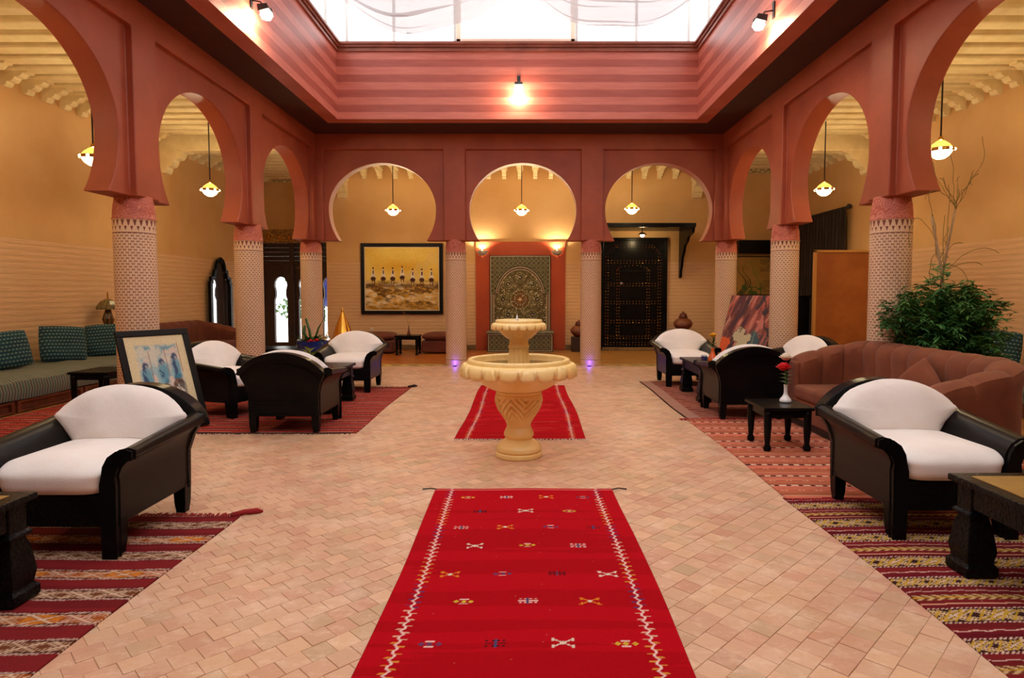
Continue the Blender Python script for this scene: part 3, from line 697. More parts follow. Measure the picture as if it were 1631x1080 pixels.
# canopy over the door
cn = empty('door_canopy', (2.78, WB, 0)); tag(cn, 'black wooden canopy on tapering brackets over the studded door', 'canopy')
MB().box(-1.12, 1.12, -1.37, -1.27, 2.95, 3.045).build('front_beam', M['black'], cn, bevel=.006)
MB().box(-1.12, 1.12, -1.27, .0, 2.99, 3.035).build('roof_board', M['black'], cn, bevel=.004)
for sx in (-1, 1):
    p = [(0, 1.82), (-.05, 1.82), (-.10, 1.86), (-.12, 2.0), (-.22, 2.15), (-.26, 2.3), (-.42, 2.45), (-.5, 2.58), (-.75, 2.68), (-.85, 2.78), (-1.2, 2.84), (-1.27, 2.9), (-1.27, 2.99), (0, 2.99)]
    MB().prism(p, sx*1.09-.03, sx*1.09+.03, 'x').build('bracket', M['carved'], cn, bevel=.006)
dl = empty('canopy_lamp', (2.78, WB-.75, 2.99)); tag(dl, 'small round lamp hanging under the door canopy', 'lamp')
MB().lathe([(.012, -.10), (.012, 0)], 8).build('stem', M['iron'], dl)
MB().lathe([(.02, -.10), (.05, -.11), (.08, -.135), (.10, -.15), (.11, -.155), (.08, -.165)], 20, cap=False).build('shade', M['brass'], dl, smooth=True)
MB().lathe([(.05, -.14), (.055, -.17), (.04, -.20), (0, -.215)], 16).build('bulb', emit('lamp_bulb_soft', (1, .82, .45), 12), dl, smooth=True)
lamp('POINT', (0, -.04, -.26), 14, (1, .72, .36), .04, parent=dl)

# orange niche, mosaic panel and basin
MB_ = MB().box(-1.265, .985, WB-.035, WB+.01, 0, 2.725); struct('wall_panel_orange', MB_, M['orange'], 'orange-red plaster panel behind the mosaic fountain', 'wall panel', .004)
def zfn(ox, oz, arch=True):
    cg, ck, cy_, cc, cr_ = (62, 78, 60), (34, 36, 40), (176, 150, 84), (214, 204, 168), (120, 60, 40)
    def fn(X, Z):
        img = np.zeros(X.shape+(3,)); img[:] = s2l((96, 98, 72)); p = .115
        u = (X/p) % 1 - .5; v = (Z/p) % 1 - .5; r = np.hypot(u, v); a = np.arctan2(v, u)
        put(img, np.abs(r-.36-.05*np.cos(8*a)) < .045, (176, 168, 126)); put(img, r < .2+.06*np.cos(8*a), ck); put(img, r < .09, cy_)
        d1 = np.abs(np.abs(u)+np.abs(v)-.62); put(img, d1 < .06, cg); put(img, (np.abs(u) > .42) & (np.abs(v) > .42), cr_)
        if arch:
            zc = 1.40; rx = .55; H = .62
            def inside(g):
                top = (Z > zc) & ((np.abs(X)/(rx+g))**2.1 + (np.maximum(Z-zc, 0)/(H+g*1.2))**1.7 < 1)
                low = (Z <= zc+g*.3) & (np.abs(X) < .66+g)
                return top | low
            ins = inside(0)
            for g, c in ((.085, ck), (.065, cc), (.052, (120, 96, 80)), (.022, ck), (.012, cc)): put(img, inside(g), c)
            put(img, ins, (84, 78, 50)); gg = ins & (np.abs(np.sin(X*70)*np.sin(Z*70)) > .72); put(img, gg, (128, 112, 62)); put(img, ins & (np.abs(np.sin(X*35+1.57)+np.sin(Z*35)) < .12), (150, 142, 106), .7)
            X0, Z0 = 0, 1.28; r = np.hypot(X-X0, Z-Z0); a = np.arctan2(Z-Z0, X-X0)
            def ros(cx, cz, R, nk, c1, c2):
                rr = np.hypot(X-cx, Z-cz)/R; aa = np.arctan2(Z-cz, X-cx); m = ins & (rr < 1)
                s = np.cos(nk*aa); put(img, m, (88, 84, 52)); put(img, m & (rr > .88), (150, 142, 100)); put(img, m & (rr < .84) & (s > .1), c1); put(img, m & (rr < .84) & (np.abs(s-.1) < .25), (140, 118, 66)); put(img, m & (s > .4) & (rr > .52) & (rr < .62), cc)
                put(img, m & (rr < .34+.08*s), c2); put(img, m & (rr < .16), cc); put(img, m & (rr < .08), ck)
            for k in range(8):
                t = PI/8+k*PI/4; ros(.34*math.cos(t)*.95, 1.28+.36*math.sin(t), .075, 8, cg, cy_)
            for k in range(8):
                t = PI/2+k*PI/4; ros(.50*math.cos(t)*.86, 1.28+.55*math.sin(t), .13, 12, cg, ck)
            ros(0, 1.28, .25, 16, (136, 70, 40), (150, 90, 50))
            dots = ins & (vnoise(X, Z, 40, 40, 3) > .82); put(img, dots, cc)
        W_ = np.abs(X).max(); e = np.minimum(W_-np.abs(X), np.minimum(Z-Z.min(), Z.max()-Z)); put(img, e < .05, ck); put(img, (e < .035) & (e > .018), cc)
        return img
    return fn
zp = empty('mosaic_wall_panel', (-.15, WB-.04, 0)); tag(zp, 'tall glazed mosaic panel with a pointed arch of star rosettes', 'mosaic')
vcgrid('mosaic_field', -.765, .765, .50, 2.38, .0075, zfn(0, 0), M['zell'], zp, thick=.03, plane='xz')
bs = empty('mosaic_basin', (-.145, WB-.07, 0)); tag(bs, 'low mosaic-tiled basin at the foot of the mosaic panel', 'basin')
vcgrid('basin_front', -.80, .80, .0, .45, .0075, zfn(0, 0, False), M['zell'], bs, thick=.50, plane='xz')
MB().box(-.82, .82, -.54, .02, .45, .50).build('basin_rim', P('green_grey_rim', S(150, 146, 118), .35, S(110, 112, 92), 12), bs, bevel=.008)
def sconce(x, lb):
    e = empty('wall_sconce', (x, WB-.035, 2.47)); tag(e, lb, 'lamp', 'half-bowl sconces beside the mosaic panel')
    MB().box(-.05, .05, -.02, 0, -.07, .05).build('back_plate', M['brass'], e, bevel=.005)
    mb = MB(); n = 16
    for (r, z) in ((.02, -.10), (.08, -.085), (.12, -.04), (.135, .0), (.14, .03)):
        for i in range(n+1): a = PI + PI*i/n; mb.v.append((r*math.cos(a), r*.8*math.sin(a)-.01, z))
    mb.f = [(k*(n+1)+i, k*(n+1)+i+1, (k+1)*(n+1)+i+1, (k+1)*(n+1)+i) for k in range(4) for i in range(n)]
    mb.build('half_bowl', P('frosted_bowl', S(226, 214, 200), .35, S(110, 100, 110), 60), e, smooth=True).modifiers.new('t', 'SOLIDIFY').thickness = .006
    MB().lathe([(0, 0), (.03, .01), (.035, .03), (.02, .055), (0, .06)], 12, 0, -.06, -.02).build('bulb', M['bulb'], e, smooth=True)
    lamp('SPOT', (0, -.09, .05), 55, (1, .80, .55), .03, (PI*.97, 0, 0), 150, e)
sconce(-1.10, 'lit half-bowl sconce at the upper left of the mosaic panel'); sconce(.77, 'lit half-bowl sconce at the upper right of the mosaic panel')

# pictures ------------------------------------------------------------
def riders(X, Z):       # 1.9 x 1.55
    img = np.zeros(X.shape+(3,)); n1 = fb(X, Z, 2.2, 3, 5)[..., None]; t = np.clip((Z+.78)/1.56, 0, 1)[..., None]
    img[:] = s2l((252, 230, 130))*n1 + s2l((236, 192, 56))*(1-n1)
    put(img, np.exp(-((X-.0)**2/.35+(Z-.30)**2/.02)), (228, 168, 20), .7); put(img, fb(X, Z, 1.2, 2, 8) > .55, (232, 206, 130), .5)
    low = np.clip((-.02-Z)/.14, 0, 1)*1.0; g = fb(X+Z*.9, Z-X*.12, 3.5, 9, 21, 5); put(img, low, (176, 132, 44), .9)
    put(img, low*so(g, .54, .12), (222, 194, 138), .9); put(img, low*so(-g, -.44, .10), (112, 78, 34), .8); h = fb(X+Z*.9, Z, 8, 20, 31, 4)
    put(img, low*so(h, .58, .06)*so(g, .46, .1), (246, 232, 200), .85); put(img, low*so(-h, -.38, .06), (84, 58, 28), .7); put(img, low*so(fb(X, Z, 14, 24, 35), .62, .05), (232, 178, 60), .8)
    put(img, np.clip((-.58-Z)/.15, 0, 1), (186, 136, 26), .55); put(img, np.exp(-((Z+.17)/.07)**2)*so(fb(X, Z, 6, 9, 39), .45, .1), (92, 60, 34), .75)
    for k, x in enumerate((-.72, -.47, -.23, .01, .27, .50, .74)):
        z = .10 + (.03 if k == 3 else -.03 if k > 3 else 0); dx = X-x; dz = Z-z
        put(img, (np.abs(dx) < .065*np.clip(1-(dz+.07)/.26, 0, 1)) & (dz > -.07) & (dz < .17), (238, 224, 206))
        put(img, (dx**2/.0004+(dz-.165)**2/.0006) < 1, (40, 24, 16)); put(img, (np.abs(dx-.005) < .014) & (dz > .02) & (dz < .11), (60, 40, 26))
        put(img, (dx**2/.0042+(dz+.10)**2/.0030) < 1, (74, 36, 20)); put(img, (np.abs(np.abs(dx)-.03) < .01) & (dz < -.12) & (dz > -.24+.03*(k % 2)), (104, 70, 40))
    return img
p1 = empty('large_framed_painting', (-3.12, WB, 1.795)); tag(p1, 'large black-framed yellow painting of seven riders on the back wall', 'painting')
for (xa, xb, za, zb) in ((-1.03, 1.03, .80, .89), (-1.03, 1.03, -.89, -.80), (-1.03, -.94, -.80, .80), (.94, 1.03, -.80, .80)): MB().box(xa, xb, -.07, 0, za, zb).build('frame_rail', M['frameb'], p1, bevel=.008)
MB().box(-.945, .945, -.045, 0, -.805, .805).build('mount', M['matw'], p1)
vcgrid('canvas', -.915, .915, -.775, .775, .009, riders, M['paint'], p1, thick=.05, plane='xz')
def sketch(X, Z):       # pale mount with blue riders seen from behind
    img = np.zeros(X.shape+(3,)); img[:] = s2l((230, 214, 170)); W_, H_ = np.abs(X).max(), np.abs(Z).max()
    ink = np.clip((W_-.075-np.abs(X))/.04, 0, 1)*np.clip((H_-.085-np.abs(Z))/.04, 0, 1); n = fb(X, Z, 6, 6, 2); n2 = fb(X, Z, 14, 10, 6); n3 = fb(X+Z, Z-X, 22, 9, 7)
    put(img, ink, (214, 212, 198), .85); put(img, ink*so(n, .52, .1), (150, 192, 200), .8); put(img, ink*np.clip((Z-.24)/.1, 0, 1)*so(n2, .42, .12), (92, 158, 178), .85)
    put(img, ink*so(n2, .6, .08), (232, 208, 190), .85); wx = X + .035*(n2-.5); wz = Z + .035*(n-.5)
    for k, (x, z) in enumerate(((-.15, .10), (.02, .13), (.17, .17))):
        dx = wx-x; dz = wz-z
        put(img, ink*np.clip(1.4-(dx/.06)**2-((dz+.06)/.13)**2, 0, 1), (104, 162, 182), .95); put(img, ink*((np.abs(dx+.02) < .02) & (np.abs(dz+.05) < .12))*so(n3, .45, .1), (52, 70, 112), .9)
        put(img, np.clip(1.5-(dx/.03)**2-((dz-.07)/.036)**2, 0, 1), (56, 72, 108), .95); put(img, np.clip(1.3-((dx-.008)/.014)**2-((dz-.055)/.02)**2, 0, 1), (178, 176, 178), .9)
        put(img, ink*np.clip(1.3-(dx/.05)**2-((dz+.14)/.035)**2, 0, 1)*so(n2, .45, .1), (56, 130, 156), .9)
        r = np.hypot(dx/.075, (dz+.27)/.11); put(img, ink*so(-np.abs(r-.78), -.22, .1), (118, 80, 54), .9); put(img, ink*so(-r, -.5, .15), (216, 204, 188), .85); put(img, ink*(r < .9)*so(n3, .56, .06), (70, 54, 52), .85)
        put(img, (np.abs(X-x-.055) < .004) & (Z-z > -.1) & (Z-z < .22), (160, 104, 80)); put(img, ink*(np.abs(np.abs(dx)-.03+dz*.06) < .013)*np.clip((-.30-dz)/.03, 0, 1)*(dz > -.52), (92, 76, 84), .8)
    put(img, ink*(Z < -.2)*so(n3, .55, .08), (74, 98, 146), .75); put(img, ink*(Z < -.15)*so(n2, .62, .06), (130, 170, 110), .5); return img
def framed(name, loc, w_, h_, yaw, lean, fn, lb, fr, mount, res=.009):
    e = empty(name, loc); e.rotation_euler = (-lean, 0, yaw); tag(e, lb, 'painting')
    if fr:
        for (xa, xb, za, zb) in ((-w_/2, w_/2, h_-fr, h_), (-w_/2, w_/2, 0, fr), (-w_/2, -w_/2+fr, fr, h_-fr), (w_/2-fr, w_/2, fr, h_-fr)): MB().box(xa, xb, -.035, 0, za, zb).build('frame_rail', M['frameb'], e, bevel=.006)
    o = vcgrid('canvas', -w_/2+fr, w_/2-fr, -(h_/2-fr), (h_/2-fr), res, fn, M['paint'], e, thick=.02, plane='xz'); o.location = (0, 0, h_/2)
    return e
framed('leaning_picture', (-3.64, 6.505, .014), .75, 1.10, math.radians(60), math.radians(20), sketch, 'black-framed blue sketch of three riders leaning before the near left column', .065, True, .006)
def abstract(X, Z):
    img = np.zeros(X.shape+(3,)); U = X - Z*.28; w1 = fb(X, Z, 9, 9, 95)-.5; X = X+.16*w1; Z = Z+.20*(fb(X, Z, 8, 8, 96)-.5); n = fb(U, Z, 13, 2.2, 61); n2 = fb(U, Z, 20, 3.5, 65); m = fb(X, Z, 6, 5, 71); img[:] = s2l((132, 66, 54))
    put(img, so(n, .55), (176, 84, 68)); put(img, so(n, .66), (206, 124, 104)); put(img, so(-n, -.43), (92, 44, 44)); put(img, so(n2, .66), (216, 150, 120), .8); put(img, so(-n2, -.32, .05), (46, 42, 48), .9)
    put(img, np.clip((-.02-Z)/.15, 0, 1)*so(n2, .45, .12)*so(m, .4, .15), (74, 56, 56), .85)
    put(img, (((X+.05+.3*(m-.5))/.14)**2+((Z+.24)/.20)**2 < 1) & (n > .36), (208, 192, 150)); put(img, (((X-.19)/.09)**2+((Z+.26+.2*(m-.5))/.2)**2 < 1), (66, 92, 96)); put(img, (((X-.17)/.03)**2+((Z+.2)/.15)**2 < 1), (104, 124, 110))
    put(img, (((X-.22+.1*(m-.5))/.08)**2+((Z-.03)/.15)**2 < 1), (208, 120, 104), .9); put(img, (X < -.26+.25*(m-.5)) & (Z < -.22) & (n > .4), (230, 96, 40)); put(img, (np.abs(X-.33+Z*.3+.1*(m-.5)) < .022), (40, 40, 44), .8)
    return img
framed('abstract_painting', (3.573, 10.475, .42), .85, 1.05, math.radians(-50), math.radians(22), abstract, 'unframed red abstract painting leaning beside the back right column', 0, False)
es2 = empty('painting_stand', (3.62, 10.52, 0)); es2.rotation_euler = (0, 0, math.radians(-50)); tag(es2, 'low black stand carrying the red abstract painting', 'stand')
MB().box(-.42, .42, -.26, .02, .36, .41).build('shelf', M['black'], es2, bevel=.005)
for sx in (-.38, .38):
    for sy in (-.22, -.02): MB().box(sx-.025, sx+.025, sy-.025, sy+.025, 0, .36).build('leg', M['black'], es2, bevel=.004)
def mural(X, Z):
    img = np.zeros(X.shape+(3,)); img[:] = s2l((176, 138, 70)); n = fb(X, Z, 5, 5, 91); put(img, n > .55, (160, 128, 60), .6)
    for x, w_, z1, c in ((-.3, .05, .3, (70, 62, 36)), (-.18, .03, .45, (90, 76, 44)), (-.24, .04, .1, (52, 60, 36))): put(img, (np.abs(X-x+.1*np.sin(Z*9)) < w_*np.clip((z1-Z), 0, 1)) & (Z > -.45), c, .85)
    put(img, (np.abs(X-.02+(Z-.1)*.45) < .05+.03*np.sin(Z*20)) & (Z < .35) & (Z > -.35), (150, 138, 62), .9); put(img, (np.abs(Z+.42-.2*np.abs(X)) < .14) & (X < .2) & (fb(X, Z, 16, 12, 5) > .48), (60, 98, 44), .9)
    put(img, (X > .15) & (fb(X, Z, 4, 8, 14) > .55), (120, 96, 50), .6); return img
framed('ochre_plant_painting', (5.72, WB-.03, 1.38), .95, .98, 0, .0, mural, 'ochre and green plant painting high on the back wall, right of the door', .02, False, .012)
bb = MB().box(5.28, 6.22, WB-.22, WB, 2.42, 2.75).build('wall_box', M['black'], bevel=.01); tag(bb, 'long black box mounted high on the back wall, right side', 'wall box')

# mirror on the left wall
mr = empty('arched_mirror', (WL+.05, 14.7, 0), .06); tag(mr, 'tall black mirror with stepped pointed arch on the left wall', 'mirror')
def ogee(k, zb=.45):
    pts = [(-.60, zb), (-.60, 1.70), (-.54, 1.70), (-.54, 1.80), (-.40, 1.83), (-.36, 1.97), (-.27, 1.99), (-.25, 2.08), (-.16, 2.20), (0, 2.27)]
    pts = pts + [(-x, z) for x, z in pts[-2::-1]]; return [(x*k, zb + (z-zb)*(1-(1-k)*.35) + (1-k)*.2) for x, z in pts]
def ring(outer, inner, a, b, ax):
    mb = MB(); n = len(outer); P_ = lambda p, d: (d, p[0], p[1])
    v = [P_(p, a) for p in outer]+[P_(p, a) for p in inner]+[P_(p, b) for p in outer]+[P_(p, b) for p in inner]; f = []
    for i in range(n):
        j = (i+1) % n; f += [(i, j, n+j, n+i), (2*n+j, 2*n+i, 3*n+i, 3*n+j), (i, 2*n+i, 2*n+j, j), (n+j, 3*n+j, 3*n+i, n+i)]
    return mb.add(v, f)
ring(ogee(1), ogee(.8), 0, .06, 'x').build('frame', M['carved'], mr, bevel=.004)
MB().prism(ogee(.84), .0, .02, 'x').build('mirror_glass', M['mirror'], mr)

# switch plate
o = MB().box(-3.95, -3.86, WB-.012, WB, .50, .56).build('socket_plate', M['outlet'], bevel=.004); tag(o, 'small white socket plate on the back wall under the riders painting', 'socket')

# curtain on the right wall
ct = empty('curtain', (WR, 14.4, 0)); tag(ct, 'dark brown pleated curtain on a black rod on the right wall', 'curtain')
MB().tube([(-.14, -1.25, 3.22), (-.14, 1.3, 3.22)], .022, 10).build('rod', M['iron'], ct, smooth=True)
MB().lathe([(0, 0), (.03, .01), (.055, .05), (.045, .10), (0, .14)], 12).tf(Matrix.Translation((-.14, -1.25, 3.22)) @ Matrix.Rotation(PI/2, 4, 'X')).build('finial', M['iron'], ct, smooth=True)
def cp(i, j):
    y = -1.15 + 2.35*i/159; z = .03 + 3.17*j/11; return (-.14 + .055*math.sin(i*.62+.3*math.sin(i*.11)) * (.7+.3*(1-j/11)), y + .01*math.sin(j+i), z)
MB().grid(cp, 160, 12).build('cloth', M['curtain'], ct, smooth=True)

# partition board and black cabinet
o = MB().box(4.84, 6.0, 10.62, 10.65, .0, 2.13); bd = empty('partition_board', (0, 0, 0)); tag(bd, 'tall orange-brown board standing between the right hand columns', 'board'); o.build('board', M['ply'], bd)
for (xa, xb, za, zb) in ((4.82, 4.86, 0, 2.16), (5.98, 6.02, 0, 2.16), (4.82, 6.02, 2.12, 2.16), (4.82, 6.02, 0, .05)): MB().box(xa, xb, 10.60, 10.67, za, zb).build('edge_strip', M['plyedge'], bd, bevel=.004)
kb = empty('black_cabinet', (4.62, 11.1, 0)); tag(kb, 'plain black cabinet standing behind the column and beside the board', 'cabinet')
MB().box(-.26, .26, -.22, .22, .05, 1.37).build('body', M['black'], kb, bevel=.01); MB().box(-.28, .28, -.24, .24, 1.37, 1.40).build('top', M['black'], kb, bevel=.006); MB().box(-.25, .25, -.235, -.22, .1, 1.33).build('door', M['black'], kb, bevel=.004); MB().box(-.23, .23, -.2, .2, 0, .05).build('plinth', M['iron'], kb)

# ------------------------------------------------------------------ pendants and spotlights
def make_pendant():
    e = empty('pendant_lamp', (0, 0, 0))
    MB().tube([(0, 0, .165), (0, 0, 1.47)], .010, 6).build('cord', M['iron'], e)
    MB().lathe([(.035, 1.24), (.05, 1.265)], 14).build('ceiling_cap', M['iron'], e)
    MB().lathe([(.012, .12), (.03, .13), (.026, .16), (.014, .175)], 14).build('socket', M['brass'], e, smooth='auto')
    MB().lathe([(.135, .03), (.10, .075), (.05, .115), (.02, .13)], 24, cap=False).build('upper_glass', M['shade_up'], e, smooth=True)
    MB().lathe([(.135, .012), (.15, .02), (.16, .0), (.15, -.02), (.135, -.012)], 24, cap=False).build('brass_ring', M['brass'], e, smooth=True)
    for k in range(8):
        a = 2*PI*k/8+.2; MB().lathe([(0, -.02), (.018, -.012), (.022, 0), (.018, .012), (0, .02)], 8, .15*math.cos(a), .15*math.sin(a), 0).build('glass_stone', M['shade_lo'], e, smooth=True)
    MB().lathe([(0, -.115), (.05, -.105), (.10, -.07), (.135, -.015)], 24, cap=False).build('lower_bowl', M['shade_lo'], e, smooth=True)
    return e
PW = 72
pend = [(-5.58, 8.27, 3.19, 'lit pendant by the near left column, partly behind the arch edge'), (-5.66, 11.43, 3.28, 'lit pendant in the second left arch'), (-2.97, 14.2, 3.28, 'lit pendant above the riders painting'),
        (-.10, 14.2, 3.28, 'lit pendant in front of the mosaic wall panel'), (2.36, 14.2, 3.31, 'lit pendant above the black studded door'), (5.31, 11.37, 3.28, 'lit pendant in the second right arch near the curtain'), (5.28, 8.18, 3.26, 'lit pendant in the near right arch above the feathery plant'),
        (-5.65, 5.1, 3.25, 'lit pendant in the left gallery nearest the viewer'), (5.3, 5.0, 3.25, 'lit pendant in the right gallery nearest the viewer')]
pr = make_pendant()
for k, (x, y, z, lb) in enumerate(pend):
    p = pr if k == 0 else dup(pr, (0, 0, 0)); p.location = (x, y, z); tag(p, lb, 'lamp', 'hanging glass pendants of the galleries')
    for c in p.children:
        if c.name.startswith('cord'): c.scale = (1, 1, 1)
for k, (x, y, z, lb) in enumerate(pend): lamp('POINT', (x, y, z-.0), PW, (1, .86, .61), .05)
def flood(loc, yaw, lb):   # wall floodlight on the fascia, head facing along local -Y
    e = empty('floodlight', loc, yaw); tag(e, lb, 'lamp', 'floodlights on the striped fascia')
    MB().box(-.03, .03, -.02, 0, .02, .22).build('back_bracket', M['iron'], e, bevel=.004)
    MB().tube([(0, -.01, .12), (0, -.12, .10), (0, -.16, .03)], .01, 8).build('arm', M['iron'], e, smooth=True)
    MB().prism([(-.12, -.03), (-.11, .04), (-.22, .05), (-.24, -.0)], -.07, .07, 'x').build('housing', M['iron'], e, bevel=.006)
    MB().lathe([(0, -.13), (.05, -.115), (.075, -.07), (.06, -.03)], 16, 0, -.19, .01).build('bulb', M['bulb'], e, smooth=True)
    lamp('POINT', (0, -.13, -.15), 24, (1, .72, .40), .05, parent=e)
flood((-.13, FY1, 5.06), 0, 'glaring floodlight at the middle of the back fascia')
flood((FX0, 7.9, 4.88), PI/2, 'glaring floodlight on the left fascia')
flood((FX1, 7.95, 4.78), -PI/2, 'glaring floodlight on the right fascia')
# ------------------------------------------------------------------ armchairs
def side_poly(k, rise):
    out = [(.36, .17), (.36, .40), (.366, .45), (.385, .50), (.42, .54), (.455, .555)]
    lip = [(.475, .558), (.475, .60)]
    inn = [(.44, .612), (.385, .60), (.335, .565), (.305, .51), (.295, .45), (.295, .17)]
    r = []
    for x, z in out+lip+inn:
        if z > .42: x = x + (x-.33)*k; z = z + (z-.42)/.18*rise
        r.append((x, z))
    return r
def leg_mb(x, y):
    return MB().lathe([(.030, 0), (.030, .015), (.036, .06), (.040, .17), (.040, .20)], 4, x, y, 0, sq=True)
def make_chair():
    e = empty('armchair', (0, 0, 0))
    for sx in (-1, 1):
        ys = [-.37, -.2, 0, .2, .33]; ks = [-.12, -.08, -.02, .03, .06]; rs = [-.02, -.004, .014, .032, .045]
        v = []; n = 14
        for y, k, r in zip(ys, ks, rs): v += [(sx*x, y, z) for x, z in side_poly(k, r)]
        f = [(a*n+i, a*n+(i+1) % n, (a+1)*n+(i+1) % n, (a+1)*n+i) for a in range(4) for i in range(n)] + [tuple(range(n)), tuple(range(5*n-1, 4*n-1, -1))]
        mb = MB().add(v, f)
        if sx > 0: mb.f = [tuple(reversed(q)) for q in mb.f]
        o = mb.build('arm_panel', M['side'], e, bevel=.008, smooth='auto')
        # front moulding following the scroll of the arm
        pl_ = side_poly(-.12, -.02); c = [((pl_[i][0]+pl_[13-i][0])/2, (pl_[i][1]+pl_[13-i][1])/2) for i in range(7)]
        prof = [(.362, .0), (.362, .17), (.366, .40)] + pl_[2:8] + pl_[8:13] + [(.288, .40), (.288, .17), (.292, 0)]
        MB().prism([(sx*x, z) for x, z in (prof if sx < 0 else prof[::-1])], -.405, -.365, 'y').build('front_scroll', M['black'], e, bevel=.006)
        o2 = leg_mb(sx*.322, -.33).build('leg', M['black'], e, bevel=.005); leg_mb(sx*.322, .33).build('leg', M['black'], e, bevel=.005)
    MB().box(-.30, .30, -.385, -.35, .165, .335).build('apron', M['carved'], e, bevel=.006)
    MB().box(-.30, .30, -.37, .33, .30, .335).build('seat_board', M['black'], e)
    # back board with arched top, leaning backwards
    def lean(x, z, d): zz = max(0, z-.35); return (x, .33 + d + .20*zz, z)
    def arc(hw, top, zw): return [(hw*math.sin(a), zw + (top-zw)*(math.cos(a)-math.cos(A_))/(1-math.cos(A_))) for a, A_ in ((t, 1.15) for t in np.linspace(-1.15, 1.15, 25))]
    hw = .43/math.sin(1.15)
    top = arc(hw, .80, .605)
    out = [(-.36, .17), (-.36, .40), (-.385, .50), (-.42, .57)] + top + [(.42, .57), (.385, .50), (.36, .40), (.36, .17)]
    n = len(out); v = [lean(x, z, 0) for x, z in out] + [lean(x, z, .045) for x, z in out]
    f = [tuple(range(n)), tuple(range(2*n-1, n-1, -1))] + [(i, n+i, n+(i+1) % n, (i+1) % n) for i in range(n)]
    MB().add(v, f).build('back_board', M['carved'], e, bevel=.006); bb_ = [c for c in e.children if c.name.startswith('back_board')][0]
    rim_o = arc(.45/math.sin(1.15), .835, .61); rim_i = arc(.40/math.sin(1.15), .765, .59)
    m = len(rim_o); v = [lean(x, z, -.045) for x, z in rim_o] + [lean(x, z, -.045) for x, z in rim_i] + [lean(x, z, .075) for x, z in rim_o] + [lean(x, z, .075) for x, z in rim_i]
    f = []
    for i in range(m-1): f += [(i, i+1, m+i+1, m+i), (2*m+i, 3*m+i, 3*m+i+1, 2*m+i+1), (i, 2*m+i, 2*m+i+1, i+1), (m+i, m+i+1, 3*m+i+1, 3*m+i)]
    f += [(0, m, 3*m, 2*m), (m-1, 3*m-1, 4*m-1, 2*m-1)]
    MB().add(v, f).build('top_rail', M['black'], e, bevel=.008)
    i2 = arc(.385/math.sin(1.15), .715, .545); i3 = arc(.375/math.sin(1.15), .695, .535)
    v = [lean(x, z, .04) for x, z in i2]+[lean(x, z, .04) for x, z in i3]+[lean(x, z, .058) for x, z in i2]+[lean(x, z, .058) for x, z in i3]
    MB().add(v, f).build('back_moulding', M['black'], bb_)
    MB().box(-.31, .31, .372, .392, .30, .325).box(-.31, .31, .37, .39, .17, .19).build('rear_rail', M['black'], bb_, bevel=.004)
    # seat cushion
    def sp(i, j):
        u = 2*PI*i/40; t = j/20; a = math.copysign(abs(math.cos(u))**.28, math.cos(u)); b = math.copysign(abs(math.sin(u))**.28, math.sin(u))
        ph = -PI/2 + PI*t; r = abs(math.cos(ph))**(.16 if ph < 0 else .24); zz = math.copysign(abs(math.sin(ph))**(.6 if ph < 0 else .75), math.sin(ph))
        x = .293*a*r; y = -.06 + .36*b*r; z = .425 + .09*zz
        if z > .42: x *= 1.0 + .16*(z-.42)/.09
        if y < -.3: z -= (.3+y)**2*-.5*0
        z += .018*(1-(x/.3)**2)*max(0, zz) - .035*max(0, -y-.30)/.1*max(0, zz)
        return (x, y, z)
    MB().grid(sp, 40, 21, closeu=True).build('seat_cushion', M['white'], e, smooth=True)
    # fan shaped back cushion
    o_ = [(-.285, .50), (-.34, .56), (-.425, .655), (-.41, .675)] + [(.40*math.sin(t)/math.sin(1.1), .68 + .17*(math.cos(t)-math.cos(1.1))/(1-math.cos(1.1))) for t in np.linspace(-1.1, 1.1, 17)] + [(.41, .675), (.425, .655), (.34, .56), (.285, .50), (.15, .495), (0, .495), (-.15, .495)]
    n = len(o_); rings = 9; v = []; f = []
    for side in (1, -1):
        for k in range(rings+1):
            s_ = 1 - (k/rings); th = (1-min(1, s_**2.6))**.55 if s_ < 1 else 0
            for x, z in o_:
                X_ = x*s_; Z_ = .64 + (z-.64)*s_; Y_ = .20 + .22*(Z_-.5) - side*.085*th + .008*math.sin(X_*23+Z_*11)*s_
                v.append((X_, Y_, Z_))
    for s2 in range(2):
        b_ = s2*(rings+1)*n
        for k in range(rings):
            for i in range(n):
                q = (b_+k*n+i, b_+k*n+(i+1) % n, b_+(k+1)*n+(i+1) % n, b_+(k+1)*n+i); f.append(q if s2 == 0 else q[::-1])
    MB().add(v, f).build('back_cushion', M['white'], e, smooth=True)
    return e
ch0 = make_chair()
chairs = [(-2.58, 3.80, 0, 'big black armchair with white cushions at the front left corner', ),
          (2.50, 4.06, 0, 'big black armchair with white cushions in front of the rust sofa'),
          (-2.62, 9.46, 0, 'black armchair with white cushions facing the viewer beside the blue planter'),
          (-2.49, 6.83, PI, 'black armchair seen from behind on the dark red left rug'),
          (-3.60, 7.64, 1.22, 'black armchair turned sideways between leaning picture and dark red rug'),
          (2.51, 10.0, 0, 'black armchair with white cushions in front of the clay jar'),
          (2.56, 7.50, PI, 'black armchair seen from behind, between the flower table and the far right coffee table'),
          (3.66, 8.66, -1.2, 'black armchair turned sideways behind the far arm of the rust sofa')]
for k, (x, y, r, lb) in enumerate(chairs):
    c = ch0 if k == 0 else dup(ch0, (x, y, 0), r); c.location = (x, y, .012); c.rotation_euler = (0, 0, r); tag(c, lb, 'armchair', 'black armchairs with white cushions')

